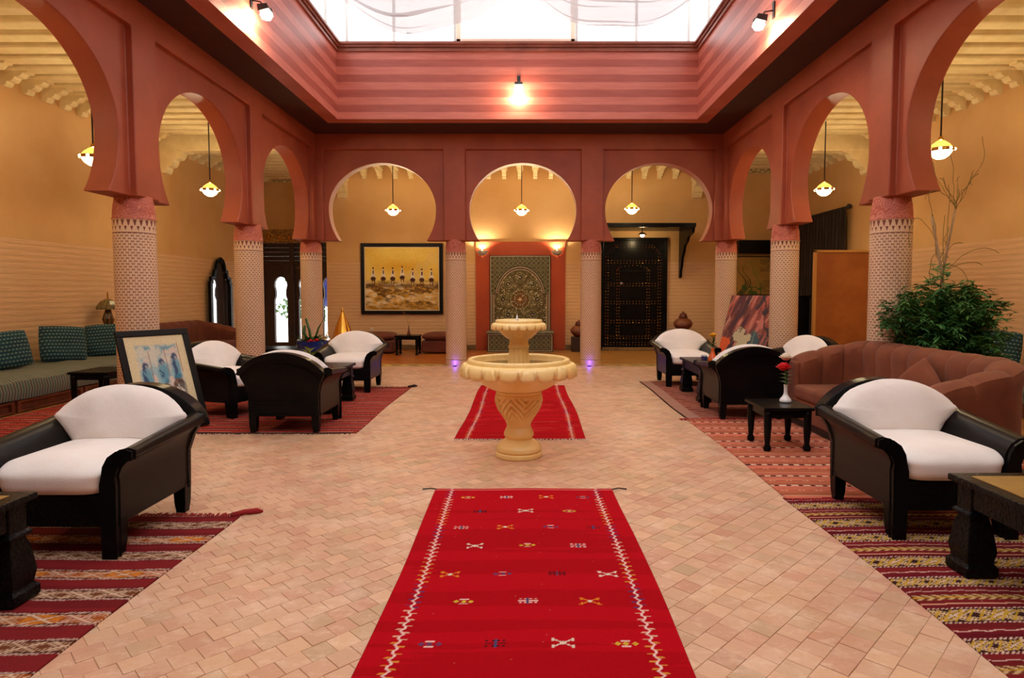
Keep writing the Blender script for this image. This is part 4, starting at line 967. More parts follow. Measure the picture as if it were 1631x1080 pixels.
# ------------------------------------------------------------------ tables
def big_table(name, loc, lx, ly, lb, h=.495, inset=True, k=1.0):
    e = empty(name, loc); tag(e, lb, 'table', 'carved black coffee tables')
    MB().box(-lx/2, lx/2, -ly/2, ly/2, h-.035, h).build('top', M['carved'], e, bevel=.008)
    if inset: MB().box(-lx/2+.075, lx/2-.075, -ly/2+.075, ly/2-.075, h, h+.003).build('inset_panel', M['ochretop'], e)
    for sx in (-1, 1): MB().box(sx*(lx/2-.06)-.02, sx*(lx/2-.06)+.02, -ly/2+.08, ly/2-.08, h-.15, h-.035).build('apron', M['carved'], e, bevel=.004)
    for sy in (-1, 1): MB().box(-lx/2+.08, lx/2-.08, sy*(ly/2-.06)-.02, sy*(ly/2-.06)+.02, h-.15, h-.035).build('apron', M['carved'], e, bevel=.004)
    for sx in (-1, 1):
        for sy in (-1, 1):
            MB().lathe([(.075, 0), (.082, .01), (.082, .05), (.066, .07), (.068, .085), (.076, .13), (.060, .25), (.046, .30), (.068, .305), (.068, .32), (.052, .33), (.052, h-.035)], 4, sx*(lx/2-.085), sy*(ly/2-.085), 0, sq=True).build('leg', M['carved'], e, bevel=.005)
    return e
big_table('coffee_table', (-2.68, 2.42, .012), .72, 1.18, 'carved black coffee table with ochre top, front left corner')
big_table('coffee_table', (2.57, 2.70, .012), .72, 1.24, 'carved black coffee table with ochre top, front right corner')
big_table('coffee_table', (-2.66, 7.98, .012), .72, 1.08, 'carved black coffee table on the dark red left rug', inset=False)
big_table('coffee_table', (2.60, 8.72, .012), .70, 1.06, 'carved black coffee table on the far right striped rug', inset=False)
def small_table(loc, lx, ly, h, lb, name='side_table'):
    e = empty(name, loc); tag(e, lb, 'table')
    MB().box(-lx/2, lx/2, -ly/2, ly/2, h-.03, h).build('top', M['black'], e, bevel=.01, seg=3)
    MB().box(-lx/2+.04, lx/2-.04, -ly/2+.04, ly/2-.04, h-.10, h-.03).build('apron', M['black'], e, bevel=.003)
    for sx in (-1, 1):
        for sy in (-1, 1):
            MB().lathe([(.030, 0), (.036, .015), (.034, .035), (.022, .055), (.026, .09), (.031, .16), (.034, .22), (.036, h-.08), (.036, h-.03)], 12, sx*(lx/2-.05), sy*(ly/2-.05), 0).build('leg', M['black'], e, smooth=True)
    return e
small_table((2.375, 5.93, .012), .46, .52, .40, 'small black table carrying the vase of red and white roses')
small_table((-2.76, 14.75, 0), .56, .50, .46, 'small black table between the rust ottomans under the riders painting')
small_table((-5.33, 7.95, .012), .5, .6, .47, 'small black table beside the striped banquette at the left')
small_table((-4.42, 11.25, 0), 1.1, .62, .47, 'low long black table in front of the entrance screen')
small_table((-3.38, 11.55, 0), .5, .5, .52, 'small black table under the brass cone near the entrance')

# ------------------------------------------------------------------ rust sofas
def make_sofa(W_=2.55, D_=.92, nch=13, arm=.72, back=.92, mat='rust', extra=True):
    e = empty('channel_sofa', (0, 0, 0)); R = .34
    # plan path of the crest: starts at front of left arm, round the back, to the front of right arm
    hx, yb, yf = W_/2-.13, D_/2-.13, -D_/2+.06
    pts = []
    segs = [((-hx, yf), (-hx, yb-R)), 'c1', ((-hx+R, yb), (hx-R, yb)), 'c2', ((hx, yb-R), (hx, yf))]
    for s in segs:
        if s == 'c1': pts += [(-hx+R-R*math.cos(a), yb-R+R*math.sin(a)) for a in np.linspace(0, PI/2, 14)[1:-1]]
        elif s == 'c2': pts += [(hx-R+R*math.sin(a), yb-R+R*math.cos(a)) for a in np.linspace(0, PI/2, 14)[1:-1]]
        else:
            (xa, ya), (xb, yb2) = s; m = max(2, int(math.hypot(xb-xa, yb2-ya)/.02))
            pts += [(xa+(xb-xa)*i/m, ya+(yb2-ya)*i/m) for i in range(m+1)]
    Pn = np.array(pts); d = np.r_[0, np.cumsum(np.hypot(*np.diff(Pn, axis=0).T))]; L = d[-1]; m = 340
    u = np.linspace(0, L, m); PX = np.interp(u, d, Pn[:, 0]); PY = np.interp(u, d, Pn[:, 1])
    TX = np.gradient(PX); TY = np.gradient(PY); l = np.hypot(TX, TY); TX /= l; TY /= l; NX, NY = TY, -TX   # right of travel = inwards
    la = (yb-R-yf); H = []
    for q in u:
        t = min(q, L-q); H.append(arm + (back-arm)*min(1, max(0, t/(la+R*1.1)))**.8)
    sec = [(-.12, .10), (-.125, .35), (-.12, .0), (-.135, -.09), (-.12, -.035), (-.07, -.005), (0, 0), (.06, -.02), (.105, -.07), (.115, -.14), (.105, -.26), (.10, .40)]
    def P_(i, j):
        H_ = H[i]; ph = (u[i]/L*nch) % 1; bul = .028*abs(math.sin(PI*ph))**.38 - .016
        o, z = sec[j]
        if j == 0: zz = .10
        elif j == 1: zz = .35
        elif j == 2: zz = H_-.18
        elif j == 11: zz = .38
        else: zz = H_ + z
        k = 1 if j >= 4 else .25
        oo = o + (bul if o > 0 else -bul*.6 if j > 2 else 0)*k; zz2 = zz + (bul*.9 if 3 < j < 9 else 0)
        return (PX[i]+NX[i]*oo, PY[i]+NY[i]*oo, zz2)
    mb = MB().grid(P_, m, len(sec)); n0 = m
    mb.f.append(tuple(j*m for j in range(len(sec)))); mb.f.append(tuple(j*m+m-1 for j in range(len(sec)-1, -1, -1)))
    mb.build('tufted_back', M[mat], e, smooth='auto')
    MB().box(-W_/2+.20, W_/2-.20, -D_/2+.02, D_/2-.2, .08, .30).build('base', M[mat], e, bevel=.02, seg=3)
    for sx in (-1, 1): MB().box(sx*(W_/2-.13)-.115, sx*(W_/2-.13)+.115, -D_/2+.03, -D_/2+.09, .09, arm-.03).build('arm_front', M[mat], e, bevel=.03, seg=3)
    cw = (W_-.50)/2
    for k in range(2):
        xa = -W_/2+.25+k*cw; MB().box(xa+.004, xa+cw-.004, -D_/2, D_/2-.24, .30, .45).build('seat_cushion', M[mat], e, bevel=.045, seg=4, smooth='auto')
    MB().box(-W_/2+.05, W_/2-.05, -D_/2+.06, D_/2-.05, .0, .10).build('plinth', M['iron'], e)
    return e
sf1 = make_sofa(); sf1.location = (3.36, 5.82, .012); sf1.rotation_euler = (0, 0, -PI/2); tag(sf1, 'long rust velvet sofa with channelled back on the right side', 'sofa')
def pillow(name, loc, rot, w_, h_, t, m, lb, cat, grp=None, n=18):
    def Pt(side):
        return lambda i, j: ((lambda x, z: (x*w_/2*(1-.05*z*z), side*t/2*((1-x**4)*(1-z**4))**.5*(.95+.05*math.sin(5*x+3*z)), z*h_/2*(1-.05*x*x)))(-1+2*i/(n-1), -1+2*j/(n-1)))
    mb = MB().grid(Pt(-1), n, n); k = len(mb.v); mb.grid(Pt(1), n, n); mb.f = mb.f[:len(mb.f)//2] + [q[::-1] for q in mb.f[len(mb.f)//2:]]
    o = mb.build(name, m, smooth=True); o.location = loc; o.rotation_euler = rot; tag(o, lb, cat, grp); return o
pillow('sofa_pillow', (3.42, 5.50, .64), (math.radians(-18), math.radians(42), -PI/2), .38, .38, .14, M['rust'], 'rust pillow standing on its corner on the rust sofa', 'pillow')
sf2 = make_sofa(2.7, .95, 12, .66, .86, 'rustdark'); sf2.location = (WL+.52, 12.35, 0); sf2.rotation_euler = (0, 0, PI/2); tag(sf2, 'dark rust sofa against the left wall beside the arched mirror', 'sofa')
def ottoman(x, lb, w_=1.05):
    e = empty('ottoman', (x, 15.25, 0)); tag(e, lb, 'ottoman', 'rust ottomans along the back wall')
    MB().box(-w_/2, w_/2, -.38, .38, .03, .31).build('base', M['rustdark'], e, bevel=.04, seg=3)
    def Pt(i, j):
        a = 2*PI*i/36; t = -PI/2+PI*j/12; c = math.copysign(abs(math.cos(a))**.45, math.cos(a)); s = math.copysign(abs(math.sin(a))**.45, math.sin(a)); r = abs(math.cos(t))**.5
        return (c*r*(w_/2+.02), s*r*.42, .40+.10*math.sin(t))
    MB().grid(Pt, 36, 13, closeu=True).build('cushion', M['rustdark'], e, smooth=True)
ottoman(-3.68, 'rust ottoman left of the small black table under the riders painting'); ottoman(-1.98, 'rust ottoman right of the small black table, half behind the column', 1.0)

# ------------------------------------------------------------------ banquettes
def banquette(name, xw, xf, ya, yb, lb, yseg):
    e = empty(name, ((xw+xf)/2, (ya+yb)/2, 0)); tag(e, lb, 'banquette'); hx = abs(xw-xf)/2; hy = (yb-ya)/2; s = 1 if xf > xw else -1
    MB().box(*((-hx, hx-.03) if s > 0 else (-hx+.03, hx)), -hy, hy, .0, .155).build('wooden_base', M['brownwood'], e, bevel=.004)
    k = -hy
    while k < hy-.2:
        z = MB(); y0, y1 = k+.02, min(k+yseg-.02, hy)
        for (a, b, c, d) in ((y0, y1, .125, .155), (y0, y1, .01, .035), (y0, y0+.05, .035, .125), (y1-.05, y1, .035, .125)): z.box(*sorted((s*(hx-.03), s*hx)), a, b, c, d)
        z.build('base_panel', M['brownwood'], [c for c in e.children if c.name.startswith('wooden_base')][0], bevel=.003); k += yseg
    def Pt(i, j):
        y = -hy+.01+(2*hy-.02)*i/60; sec = [(-hx, .16), (hx*.96, .155), (hx+.015, .17), (hx+.035, .28), (hx+.01, .385), (hx-.06, .43), (hx-.2, .445), (0, .45), (-hx, .45)]
        x, z = sec[j]; return (s*x, y, z + (.008*math.sin(i*.7)+.006*math.sin(i*1.9))*(j > 3) + (.02*math.sin(i*.35) if j in (1, 2) else 0)*.4)
    mb = MB().grid(Pt, 61, 9); mb.f.append(tuple(j*61 for j in range(9))); mb.f.append(tuple(j*61+60 for j in range(8, -1, -1)))
    mb.build('striped_mattress', M['teals'], e, smooth='auto'); return e
banquette('striped_banquette', WL+.03, -6.08, 5.2, 10.3, 'long low banquette with teal striped mattress along the left wall', 1.15)
banquette('striped_banquette', WR-.03, 5.72, 5.6, 9.3, 'teal banquette along the right wall behind the rust sofa', 1.15)
for (x, y, rz, ty, lb, w_, h_) in ((-6.80, 8.24, 62, -5, 'teal dotted cushion nearest the left picture edge', .56, .50), (-6.78, 9.24, 56, 4, 'middle teal dotted cushion on the left banquette', .60, .54), (-6.66, 10.00, 30, -3, 'teal dotted cushion behind the near left column, far end', .56, .52)):
    pillow('teal_cushion', (x, y, .70), (math.radians(-16), math.radians(ty), math.radians(rz)), w_, h_, .21, M['teald'], lb, 'cushion', 'teal dotted cushions')
pillow('teal_cushion', (6.30, 8.50, .70), (math.radians(-14), math.radians(5), math.radians(-38)), .60, .50, .19, M['teald'], 'teal dotted cushion on the right banquette beside the feathery plant', 'cushion', 'teal dotted cushions')
# ornate lamp
ol = empty('ornate_table_lamp', (-6.96, 10.52, 0)); tag(ol, 'ornate brass and glass lantern lamp beside the left column', 'lamp')
MB().lathe([(.12, 0), (.12, .04), (.05, .06), (.04, .68), (.10, .72), (.12, .75), (.12, .78)], 16).build('stand', M['darkwood'], ol, smooth='auto')
MB().lathe([(.07, .78), (.075, .82), (.05, .85), (.045, .875)], 8).build('brass_foot', M['brass'], ol)
MB().lathe([(.045, .875), (.06, .93), (.085, 1.01), (.07, 1.08), (.035, 1.17)], 8).build('lantern_body', P('dark_horn_glass', S(40, 28, 18), .3, S(110, 90, 56), 18), ol); lbd = [c for c in ol.children if c.name.startswith('lantern_body')][0]
for k in range(8):
    a = 2*PI*k/8; MB().tube([(.047*math.cos(a), .047*math.sin(a), .875), (.087*math.cos(a), .087*math.sin(a), 1.01), (.036*math.cos(a), .036*math.sin(a), 1.17)], .004, 5).build('brass_rib', M['brass'], lbd)
MB().lathe([(.17, 1.17), (.17, 1.20), (.15, 1.25), (.10, 1.31), (.05, 1.34), (.02, 1.35)], 8, cap=False).build('shade', P('mosaic_glass_shade', S(52, 44, 28), .3, S(140, 122, 70), 26), ol)
MB().lathe([(.02, 1.35), (.012, 1.37), (.01, 1.44), (0, 1.47)], 8).build('finial', M['brass'], ol)

# ------------------------------------------------------------------ rugs
def flatrug(name, x0, x1, y0, y1, fn, lb, res, z=.0, wav=.012, tilt=0):
    sd = rng.random()*9
    ed = lambda X, Y: (X + wav*np.sin(Y*2.1+sd)*1.0 + tilt*(Y-y0), Y + wav*.6*np.sin(X*3.3+sd))
    o = vcgrid('weave', x0, x1, y0, y1, res, lambda X, Y: fn(X, Y, x0, x1, y0, y1), M['rug'], None, zf=lambda X, Y: z+.0015*np.sin(X*9+sd)+.0015*np.sin(Y*7), thick=.008, edge=ed)
    e = empty(name); tag(e, lb, 'rug'); o.parent = e; return e
def fringe(parent, xa, xb, y, sgn, m, name='fringe', n=90, L=.05):
    mb = MB(); r_ = random.Random(int(y*10))
    for k in range(n):
        x = xa+(xb-xa)*(k+.5)/n; l = L*r_.uniform(.6, 1.3); dx = r_.uniform(-.02, .02)
        mb.tube([(x, y, .008), (x+dx*.5, y+sgn*l*.5, .01), (x+dx, y+sgn*l, .004)], .0045, 4)
    mb.build(name, m, parent, kind='stuff')
def red_runner(back):
    def fn(X, Y, x0, x1, y0, y1):
        img = np.zeros(X.shape+(3,)); img[:] = s2l((186, 6, 24)); n = fb(X, Y, .6, 14, 3); put(img, n > .55, (166, 3, 17), .7); put(img, vnoise(X, Y, 300, 500, 4) > .985, (214, 110, 90), .8)
        for s in (0, 1):
            d = (X-x0) if s == 0 else (x1-X); per = .052; ph = (Y/per) % 1; tri = np.abs(ph-.5)*2
            c = .115 + .018*tri; put(img, (np.abs(d-c) < .0055), (240, 200, 190))
            leafm = (np.abs(d-c-.018*(1-2*(ph > .5))) < .014) & (np.abs(((Y/per*2) % 1)-.5) < .17); seq = np.floor(Y/.26).astype(int) % 3
            for q, cc in enumerate(((224, 150, 60), (232, 180, 150), (60, 60, 110))): put(img, leafm & (seq == q), cc, .9)
        if not back:
            put(img, np.abs(y1-Y-.03) < .004, (232, 130, 130)); cols = [(216, 190, 60), (240, 190, 180), (226, 130, 40), (70, 70, 110), (60, 16, 24), (230, 210, 190)]
            ys = [4.43, 4.15, 3.86, 3.58, 3.22, 2.93, 2.58, 2.24, 1.96]; k = 0
            for r, yy in enumerate(ys):
                xs = np.array([-.38, -.11, .17, .43]) if r % 2 == 0 else np.array([-.28, .02, .31])
                for xx in xs:
                    dx = X-xx+.02; dy = Y-yy; c1, c2 = cols[k % 6], cols[(k*2+1) % 6]; k += 1; ax, ay = np.abs(dx), np.abs(dy)
                    t = (k*7) % 3
                    if t == 0: put(img, (np.abs(ax-ay*1.5) < .006) & (ax < .055) & (ay < .032), c1); put(img, (np.abs(ax-.04) < .006) & (ay > .012) & (ay < .034), c1); put(img, (ax+ay < .015), c2)
                    elif t == 1:
                        for cxx in (-.035, 0, .035): put(img, (np.abs(dx-cxx)+ay < .014) & (np.abs(dx-cxx)+ay > .004), c1)
                        put(img, (ax < .02) & (np.abs(ay-.02) < .004), c2)
                    else: put(img, (ay < .004) & (ax < .045), c1); put(img, (np.abs(ay-.018) < .005) & (np.abs(((dx/.024) % 1)-.5) < .25) & (ax < .05), c1); put(img, (ax < .005) & (ay < .028), c2)
        else: put(img, (fb(X, Y, 2, 60, 9, 2) > .78), (228, 90, 80), .6)
        return img
    return fn
r1 = flatrug('red_runner', -.655, .64, 1.7, 4.62, red_runner(False), 'bright red woven runner with small motifs in the foreground', .0055, wav=.01)
MB().tube([(-.65, 4.60, .01), (-.70, 4.615, .012), (-.76, 4.61, .008)], .005, 5).tube([(.63, 4.60, .01), (.68, 4.625, .012), (.74, 4.62, .006)], .005, 5).build('corner_cord', M['fringed'], r1)
r2 = flatrug('red_runner', -.70, .60, 6.2, 9.8, red_runner(True), 'bright red runner on the floor behind the fountain', .011)
fringe(r2, -.70, .62, 6.2, -1, M['fringe'], n=70, L=.06)
def kilim(bands, seed, border=None):
    """bands: list of (height, kind) repeated; colours by kind"""
    tot = sum(b[0] for b in bands)
    def fn(X, Y, x0, x1, y0, y1):
        img = np.zeros(X.shape+(3,)); YY = Y + .006*np.sin(X*5+seed); yy = (y1 - YY) % tot; a = 0; idx = np.floor((y1-YY)/tot)
        for h, kd in bands:
            m = (yy >= a) & (yy < a+h); v = (yy-a)/h; U = X + .13*seed + idx*.07; vv = (yy-a)
            if isinstance(kd, tuple): put(img, m, kd); put(img, m & (fb(X, Y, 1, 30, seed, 3) > .56), tuple(int(c*.84) for c in kd), .7)
            elif kd == 'stitch': put(img, m, (96, 34, 36)); put(img, m & (((U/.022 + v*.8) % 1) < .5), (222, 186, 164))
            elif kd == 'dash': put(img, m, (60, 30, 28)); put(img, m & (((U/.09) % 1) < .55), (226, 200, 170))
            elif kd == 'wavy': put(img, m, (120, 36, 42)); put(img, m & (np.abs(v-.5-.25*np.sin(U*60)) < .22), (226, 178, 160))
            elif kd == 'thin': put(img, m, (214, 150, 120))
            elif kd == 'dots': put(img, m, (190, 96, 70)); put(img, m & (np.abs(((U/.12) % 1)-.5) < .22) & (np.abs(v-.5) < .3+.3*np.sin(U*200)), (222, 176, 140))
            elif kd in ('latt', 'latty', 'orn'):
                g = {'latt': (112, 62, 36), 'latty': (62, 34, 30), 'orn': (164, 84, 34)}[kd]; put(img, m, g)
                p = h*1.9; q = (U/p) % 1; dd = np.abs(np.abs(q-.5)*2-np.abs(2*v-1))
                c = (226, 190, 158) if kd != 'latty' else (220, 186, 160)
                put(img, m & (dd < .12), c); put(img, m & (np.abs(dd-.42) < .07), c, .9)
                if kd == 'latty': put(img, m & (np.abs(dd-.25) < .06), (206, 160, 40)); put(img, m & (np.abs(((q*4+v*2) % 1)-.5) < .14), (206, 160, 40), .8)
                if kd == 'orn': s2_ = np.floor(U/p).astype(int) % 3; put(img, m & (s2_ == 0) & (dd > .3), (206, 120, 40)); put(img, m & (s2_ == 1) & (np.abs(dd-.25) < .08), (150, 30, 40))
                put(img, m & ((v < .06) | (v > .94)), (64, 30, 30))
            elif kd == 'chev': put(img, m, (206, 170, 120)); put(img, m & ((((U/.05)+np.abs(v-.5)*1.6) % 1) < .5), (120, 60, 40)); put(img, m & (np.abs(v-.5) < .1), (196, 150, 40))
            a += h
        if border:
            d = X-x0; put(img, d < border[0], border[1]); put(img, (d < border[0]) & (((Y/.05) % 1) < .25), tuple(int(c*.8) for c in border[1])); put(img, d < .02, (70, 44, 34))
        put(img, vnoise(X, Y, 400, 400, 7) > .985, (220, 180, 150), .5); return img
    return fn
mar = (128, 34, 36)
kL = [(.105, mar), (.014, 'stitch'), (.085, 'latt'), (.014, 'stitch'), (.115, mar), (.014, 'stitch'), (.085, 'orn'), (.014, 'stitch')]
kR = [(.05, mar), (.018, 'wavy'), (.045, (112, 26, 34)), (.015, 'stitch'), (.085, 'latty'), (.015, 'stitch'), (.035, mar), (.014, 'wavy'), (.03, mar), (.05, 'chev'), (.03, mar), (.012, 'thin'), (.03, (112, 26, 34)), (.012, 'stitch'), (.11, 'latty'), (.012, 'stitch')]
kS = [(.11, (214, 124, 98)), (.014, 'dots'), (.10, (200, 112, 84)), (.030, 'dash'), (.09, (218, 120, 98)), (.016, 'dots'), (.10, (192, 108, 78)), (.014, 'thin'), (.08, (212, 118, 92)), (.026, 'dash')]
kF = [(.030, (140, 50, 44)), (.012, 'thin'), (.034, (72, 34, 32)), (.012, 'thin'), (.040, (176, 84, 66)), (.014, 'stitch')]
kM = [(.09, (172, 38, 34)), (.016, 'thin'), (.06, (128, 24, 26)), (.020, 'stitch'), (.08, (176, 44, 36)), (.016, 'thin'), (.07, (140, 26, 28)), (.024, 'stitch')]
r3 = flatrug('kilim_rug', -4.1, -1.86, 1.7, 4.06, kilim(kL, 1), 'maroon kilim with lattice bands under the front left armchair', .008); fringe(r3, -3.9, -1.85, 4.06, 1, M['fringer'], n=150, L=.05)
MB().tube([(-1.90, 4.05, .012), (-1.84, 4.10, .02), (-1.77, 4.13, .016), (-1.74, 4.15, .006)], [.02, .017, .02, .008], 8).build('corner_tassel', M['fringer'], r3, smooth=True)
r4 = flatrug('kilim_rug', -4.6, -1.76, 6.47, 9.6, kilim(kM, 2), 'dark red striped kilim under the middle left armchairs', .012); fringe(r4, -4.5, -1.8, 6.47, -1, M['fringed'], n=150, L=.04); fringe(r4, -4.4, -1.75, 9.6, 1, M['fringed'], n=150, L=.04)
MB().tube([(-1.80, 9.58, .012), (-1.72, 9.66, .02), (-1.68, 9.70, .012)], [.02, .022, .008], 8).build('corner_tassel', M['fringed'], r4, smooth=True)
r5 = flatrug('kilim_rug', -6.0, -4.75, 4.8, 9.0, kilim(kM, 3), 'red kilim in front of the left striped banquette', .014)
r6 = flatrug('kilim_rug', 1.84, 4.6, 4.40, 7.25, kilim(kS, 4), 'salmon pink kilim under the rose table and rust sofa', .009); fringe(r6, 1.85, 2.7, 4.40, -1, M['fringer'], n=80, L=.05)
r7 = flatrug('kilim_rug', 1.84, 4.6, 7.2, 10.2, kilim(kF, 5, (.16, (190, 140, 120))), 'finely striped kilim with pale border under the far right armchairs', .010, z=.004); fringe(r7, 1.75, 3.0, 7.2, -1, M['fringer'], n=110, L=.07)
r8 = flatrug('kilim_rug', 1.82, 4.4, 1.7, 4.42, kilim(kR, 6), 'maroon and yellow patterned kilim under the front right armchair', .006)
r9 = flatrug('kilim_rug', -.75, 0.35, 13.3, 14.6, kilim(kM, 7), 'small red kilim before the mosaic panel basin', .02)
# ------------------------------------------------------------------ fountain
ft = empty('fountain', (-.065, 5.60, 0)); tag(ft, 'carved yellow marble two-tier fountain in the middle of the court', 'fountain')
def smooth_prof(pts, k=6):
    out = []
    for i in range(len(pts)-1):
        p0 = pts[max(i-1, 0)]; p1, p2 = pts[i], pts[i+1]; p3 = pts[min(i+2, len(pts)-1)]
        for j in range(k):
            t = j/k; out.append(tuple(.5*((2*p1[q])+(-p0[q]+p2[q])*t+(2*p0[q]-5*p1[q]+4*p2[q]-p3[q])*t*t+(-p0[q]+3*p1[q]-3*p2[q]+p3[q])*t**3) for q in (0, 1)))
    return out + [pts[-1]]
MB().lathe(smooth_prof([(.200, 0), (.207, .008), (.207, .035), (.200, .045), (.190, .05), (.203, .06), (.200, .09), (.175, .12), (.135, .145), (.118, .155), (.112, .16), (.128, .18), (.132, .205), (.120, .235), (.108, .26)], 4), 64).build('foot', M['stone'], ft, smooth='auto')
def vase_mod(a, z, k):
    if z < .33 or z > .55: return 0
    nl = 5; ph = ((a/(2*PI)*nl) % 1) - .5; d = abs(ph)*2; zz = (z-.33)/.22
    v = (zz*2.4 + d*1.5) % .62          # chevron leaves
    fade = min(1, (z-.33)/.05, (.55-z)/.03)
    g = -.020*math.exp(-((v-.31)/.075)**2); g += -.014*math.exp(-((d-.98)/.08)**2); return g*fade
MB().lathe(smooth_prof([(.108, .26), (.106, .28), (.122, .32), (.155, .37), (.188, .42), (.208, .475), (.214, .51), (.206, .55), (.196, .565), (.203, .572), (.203, .585), (.19, .59)], 7), 200, mod=vase_mod).build('carved_vase', M['stone'], ft, smooth=True)
def bowl(r_in, r_rim, prof, nrib, nm, depth):
    def md(a, z, k): ph = (a/(2*PI)*nrib) % 1; return -.006*math.exp(-((min(ph, 1-ph))/.05)**2)*(r_rim/.45) if 1 < k < len(prof)*3-8 else 0
    MB().lathe(smooth_prof(prof, 3), nrib*10, mod=md, cap=False).build(nm, M['stone'], ft, smooth=True)
bowl(.41, .455, [(.19, .588), (.24, .60), (.32, .645), (.385, .71), (.43, .755), (.452, .80), (.455, .845), (.445, .868), (.425, .872), (.408, .86), (.395, .82), (.34, .76), (.2, .735), (.08, .73)], 20, 'lower_bowl', .1)
def petals(R, z0, out, drop, thick, n, nm):
    """skirt of rounded petals hanging from the rim; every second one carved with a chevron"""
    mb = MB(); per = 20; N = n*per; rows = 9; v = []
    for sdz in (0, 1):
        for j in range(rows):
            t = j/(rows-1)
            for i in range(N):
                a = 2*PI*i/N; ph = (i % per)/per - .5; kk = (i//per) % 2; edge = (1-abs(ph*2)**3.2)**.5
                L = drop*(.50+.50*edge); ang = t*PI*.62
                rr = R + out*math.sin(ang)*(.93+.07*edge) + .006*edge*t*(R/.45); zz = z0 - L*(t**1.5) + .012*math.sin(t*PI)*(R/.45)
                dep = -.016*math.exp(-(((abs(ph)*2+.1)-(.15+t*.75))/.09)**2)*kk*(R/.45) - .007*math.exp(-(min(ph+.5, .5-ph)/.035)**2)*(R/.45)
                rr += dep*(t > .12)
                if sdz: rr -= thick; zz -= thick*.3
                v.append((rr*math.cos(a), rr*math.sin(a), zz))
    f = []
    for sdz in (0, 1):
        b = sdz*rows*N
        for j in range(rows-1):
            for i in range(N):
                q = (b+j*N+i, b+(j+1)*N+i, b+(j+1)*N+(i+1) % N, b+j*N+(i+1) % N); f.append(q if not sdz else q[::-1])
    b = rows*N; j = (rows-1)*N
    for i in range(N): f.append((j+i, b+j+i, b+j+(i+1) % N, j+(i+1) % N))
    mb.add(v, f).build(nm, M['stone'], ft, smooth=True)
petals(.45, .835, .065, .115, .02, 20, 'petal_rim')
def stem_mod(a, z, k):
    if z < .80 or z > .965: return 0
    ph = (a/(2*PI)*12) % 1; return -.012*math.exp(-(min(ph, 1-ph)/.13)**2)*min(1, (.965-z)/.012)
MB().lathe(smooth_prof([(.10, .74), (.10, .80), (.096, .86), (.088, .92), (.086, .955), (.092, .965), (.094, .98), (.086, .99), (.082, 1.02), (.09, 1.045)], 5), 144, mod=stem_mod).build('fluted_stem', M['stone'], ft, smooth=True)
bowl(.18, .205, [(.085, 1.04), (.11, 1.05), (.15, 1.085), (.182, 1.125), (.20, 1.155), (.207, 1.19), (.203, 1.208), (.19, 1.212), (.18, 1.20), (.16, 1.18), (.08, 1.17), (.02, 1.168)], 20, 'upper_bowl', .05)
petals(.203, 1.185, .040, .060, .012, 20, 'upper_petal_rim')
MB().lathe([(.0, 0), (.39, .0), (.392, .002), (0, .0021)], 64, 0, 0, .812).build('water', M['water'], ft)
MB().lathe([(.0, 0), (.172, .0), (.173, .002), (0, .0021)], 40, 0, 0, 1.192).build('water', M['water'], ft)
MB().lathe([(.010, 0), (.016, .004), (.012, .02), (.008, .04), (.005, .055), (0, .062)], 12, -.015, 0, 1.194).build('water_jet', P('white_water', (.9, .92, .95), .2), ft, smooth=True)

# ------------------------------------------------------------------ flowers, vases, pots, plants
def leafmb(mb, base, d, L, W_, droop=.3):
    d = Vector(d).normalized(); s = d.cross(Vector((0, 0, 1))); s = s.normalized() if s.length > .01 else Vector((1, 0, 0)); b = Vector(base); v = []
    for k, wv in enumerate((.15, .8, 1, .6, 0)):
        t = k/4; c = b + d*L*t - Vector((0, 0, droop*L*t*t)); v += [c - s*W_/2*wv + Vector((0, 0, .1*W_*wv)), c, c + s*W_/2*wv + Vector((0, 0, .1*W_*wv))]
    f = []
    for k in range(4): f += [(k*3, k*3+1, k*3+4, k*3+3), (k*3+1, k*3+2, k*3+5, k*3+4)]
    mb.add(v, f)
def rose(parent, c, r, m, nm='rose_head'):
    mb = MB(); c = Vector(c)
    for q, (n, R, h, tl) in enumerate(((3, .35, .55, .1), (5, .62, .5, .35), (6, .9, .35, .75), (7, 1.05, .15, 1.1))):
        for k in range(n):
            a0 = 2*PI*(k+.3*q)/n; ww = 2*PI/n*.75; v = []
            for j in range(4):
                for i in range(5):
                    a = a0 + (i/4-.5)*ww*1.5; t = j/3; rr = r*R*(.35+.65*t**.6)*(1+.12*tl*t); z = r*(-.75 + (h+.85)*t - tl*.30*t**4) - r*.12*abs(i-2)/2*t
                    v.append(c + Vector((rr*math.cos(a), rr*math.sin(a), z)))
            f = [(j*5+i, j*5+i+1, (j+1)*5+i+1, (j+1)*5+i) for j in range(3) for i in range(4)]; mb.add(v, f)
    o = mb.build(nm, m, parent, smooth=True); o.modifiers.new('t', 'SOLIDIFY').thickness = .002; return o
vs = empty('rose_vase', (2.46, 5.98, .413)); tag(vs, 'white porcelain vase with one red and one white rose', 'vase')
MB().lathe(smooth_prof([(.05, 0), (.055, .012), (.05, .03), (.03, .055), (.019, .08), (.016, .12), (.018, .155), (.021, .165)], 3)+[(.014, .16), (.012, .1)], 28).build('vase_body', M['porc'], vs, smooth=True)
MB().tube([(0, 0, .08), (-.005, 0, .2), (-.02, -.01, .30)], .004).tube([(0, 0, .08), (.0, .01, .25), (.005, .01, .40)], .004).build('stem', M['leaf'], vs)
rose(vs, (-.03, -.02, .345), .060, M['rose'], 'red_rose'); rose(vs, (.0, .012, .435), .052, M['rosew'], 'white_rose')
lm = MB()
for k in range(12): a = k*2.1; leafmb(lm, (0, 0, .17+.012*k), (math.cos(a), math.sin(a), .5-.1*(k % 3)), .085, .045)
lm.build('leaves', M['leaf'], vs, smooth=True)
